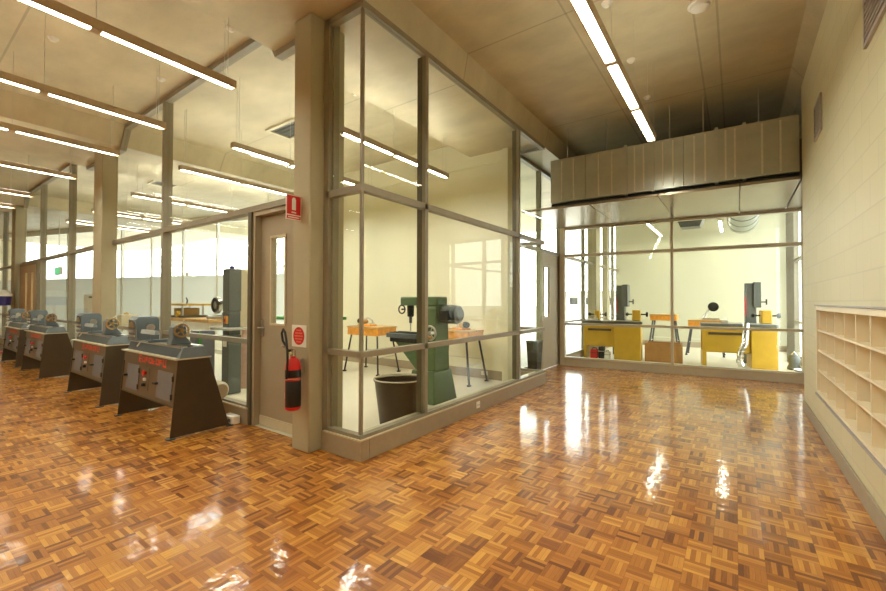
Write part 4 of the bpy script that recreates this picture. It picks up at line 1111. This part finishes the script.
for y in (-.24, .22): MB().box(-.36, .36, y, y + .02, 0, .40).build('side_board', M['crate'], cr)
MB().box(-.32, .32, -.22, .22, .01, .03).build('bottom_board', M['crate'], cr)
for x in (-.34, .29): MB().box(x, x + .05, -.252, -.24, 0, .40).build('corner_batten', M['crate'], cr)
def small_bandsaw(label, loc, tz=1.72, w=.13):
    t = thing('bandsaw', label, 'bandsaw', loc, .05, 'bandsaws in the machine room')
    MB().box(-.20, .20, -.2, .2, 0, .78).build('lower_cabinet', M['greybs'], t, bevel=.01)
    MB().box(-w, w * .5, -.12, .12, .78, tz - .02).build('spine', M['greybs'], t, bevel=.01)
    MB().box(w * .1, w * 1.1, -.17, .17, 1.18, tz).build('upper_cabinet', M['greybs'], t, bevel=.01)
    MB().box(-.28, .28, -.26, .20, .80, .84).build('saw_table', M['steel'], t)
    MB().tube([(w * 1.1, 0, 1.30), (w * 1.1 + .10, 0, 1.30)], .014, 8).tube([(w * 1.1 + .10, 0, 1.24), (w * 1.1 + .10, 0, 1.36)], .016, 8).build('tension_handle', M['black'], t)
    MB().box(-w, -w + .02, -.13, -.12, 1.0, 1.4).build('blade_guard', M['red'], t)
small_bandsaw('grey bandsaw behind the left yellow lathe in the machine room', (-2.29, 10.85, 0))
small_bandsaw('grey bandsaw behind the right yellow lathe in the machine room', (.28, 11.0, 0))
ds = thing('bench_mitre_saw', 'small mitre saw on the orange bench behind the right yellow lathe', 'saw', (-.50, 11.9, .86))
MB().box(-.18, .18, -.12, .12, 0, .05).build('saw_base', M['steel'], ds)
MB().lathe([(0, -.025), (.11, -.025), (.115, 0), (.11, .025), (0, .025)], (.05, 0, .32), 'y', 24).build('blade_guard', M['black'], ds)
MB().tube([(-.14, .03, .05), (-.08, .03, .20), (.03, .03, .30)], .03, 10).build('saw_arm', M['steel'], ds)
dh = thing('dust_hose', 'silver flexible dust hose hanging beside the right yellow lathe', 'hose', (.13, 9.72, 0))
MB().tube([(-.05, .0, .07), (-.08, .0, .16), (-.06, .0, .35), (.0, .0, .50), (.02, .05, .75), (.03, .15, .86)], .055, 16).build('hose_body', M['chrome'], dh)
mb = MB()
for (x, z) in ((-.078, .14), (-.08, .20), (-.072, .27), (-.06, .35), (-.032, .43), (0, .50), (.01, .60), (.018, .70)): mb.torus((x, 0 if z < .6 else .02, z), .057, .006, 'z', 18, 6)
mb.build('hose_rings', M['steel'], dh)
gmot = thing('grinder_motor', 'small grey motor unit on the floor at the right end of machine room', 'motor', (.90, 10.35, 0))
MB().lathe([(0, 0), (.10, 0), (.11, .03), (.08, .10), (.10, .20), (.07, .28), (0, .30)], seg=20).build('motor_body', M['greybs'], gmot)
MB().tube([(-.06, 0, .26), (0, 0, .34), (.06, 0, .26)], .012, 8).build('lifting_handle', M['chrome'], gmot)
rd = thing('round_air_duct', 'round silver spiral air duct hanging in the machine room', 'duct', (.14, 8.75, 3.30))
MB().tube([(0, 0, 0), (0, 3.85, 0)], .30, 28).build('duct_tube', M['spiral'], rd)
mb = MB()
for i in range(5): mb.torus((0, .3 + i * .8, 0), .303, .008, 'y', 28, 6)
mb.build('duct_band', M['spiral'], rd)
for yy in (.4, 2.4): MB().tube([(0, yy, .30), (0, yy, ZC - 3.30)], .006, 6).build('hanger_rod', M['steel'], rd)
av = thing('duct_diffuser', 'dark grey air diffuser hanging left of the round duct', 'vent', (-.80, 10.5, 2.93))
MB().hexa([(-.18, -.2, 0), (.18, -.2, 0), (.18, .2, 0), (-.18, .2, 0)], [(-.30, -.3, .30), (.30, -.3, .30), (.30, .3, .30), (-.30, .3, .30)]).build('cone', M['greybs'], av)
MB().box(-.2, .2, -.2, .2, .30, ZC - 2.935).build('neck', M['galv'], av)

# ------------------------------------------------------------------ outdoors: paving, a building, trees
struct(MB().box(-90, 60, 2, 120, -.30, -.13).build('ground', M['concretegr']))
bd = thing('outbuilding', 'pale low building outside, seen through the machine room glazing', 'building', (-17, 62, -.13))
MB().box(-6, 5, 0, 6, 0, 2.2).build('wall', M['render'], bd)
MB().prism([(-6.4, 2.2), (5.4, 2.2), (3.4, 3.0), (-4.4, 3.0)], 'y', -.4, 6.4).build('roof', M['rooftile'], bd)
for x in (-3.6, -1.2, 1.4):
    w = MB().box(x, x + 1.2, -.05, 0, 1.0, 2.0).build('window', M['black'], bd)
def tree(x, y, h, rr, label):
    t = thing('tree', label, 'tree', (x, y, -.13), 0, 'trees outside the windows')
    MB().tube([(0, 0, 0), (.05, .03, h * .35), (0, 0, h * .6)], .16, 10, r2=.08).build('trunk', M['bark'], t)
    mb = MB()
    rnd = random.Random(int(x * 10))
    for i in range(80):
        a, b = rnd.uniform(0, 6.28), rnd.uniform(-1, 1)
        q = rr * rnd.uniform(.45, 1) ; cz = h * .68
        p = Vector((math.cos(a) * math.sqrt(1 - b * b) * q, math.sin(a) * math.sqrt(1 - b * b) * q, cz + b * q * .8))
        for j in range(4):
            u = Vector((rnd.uniform(-1, 1), rnd.uniform(-1, 1), rnd.uniform(-1, 1))).normalized() * .32
            v = u.orthogonal().normalized() * .18
            s = p + Vector((rnd.uniform(-.3, .3), rnd.uniform(-.3, .3), rnd.uniform(-.3, .3)))
            mb.add([s - u, s - v, s + u, s + v], [(0, 1, 2, 3)])
    mb.build('foliage', M['leaf'], t)
tree(-34, 14, 6.5, 2.2, 'tree outside the workshop window, leftmost of three')
tree(-28, 17, 7.0, 2.3, 'tree outside the workshop window, middle of three')
tree(-22, 16, 6.0, 2.0, 'tree outside the workshop window, rightmost of three')
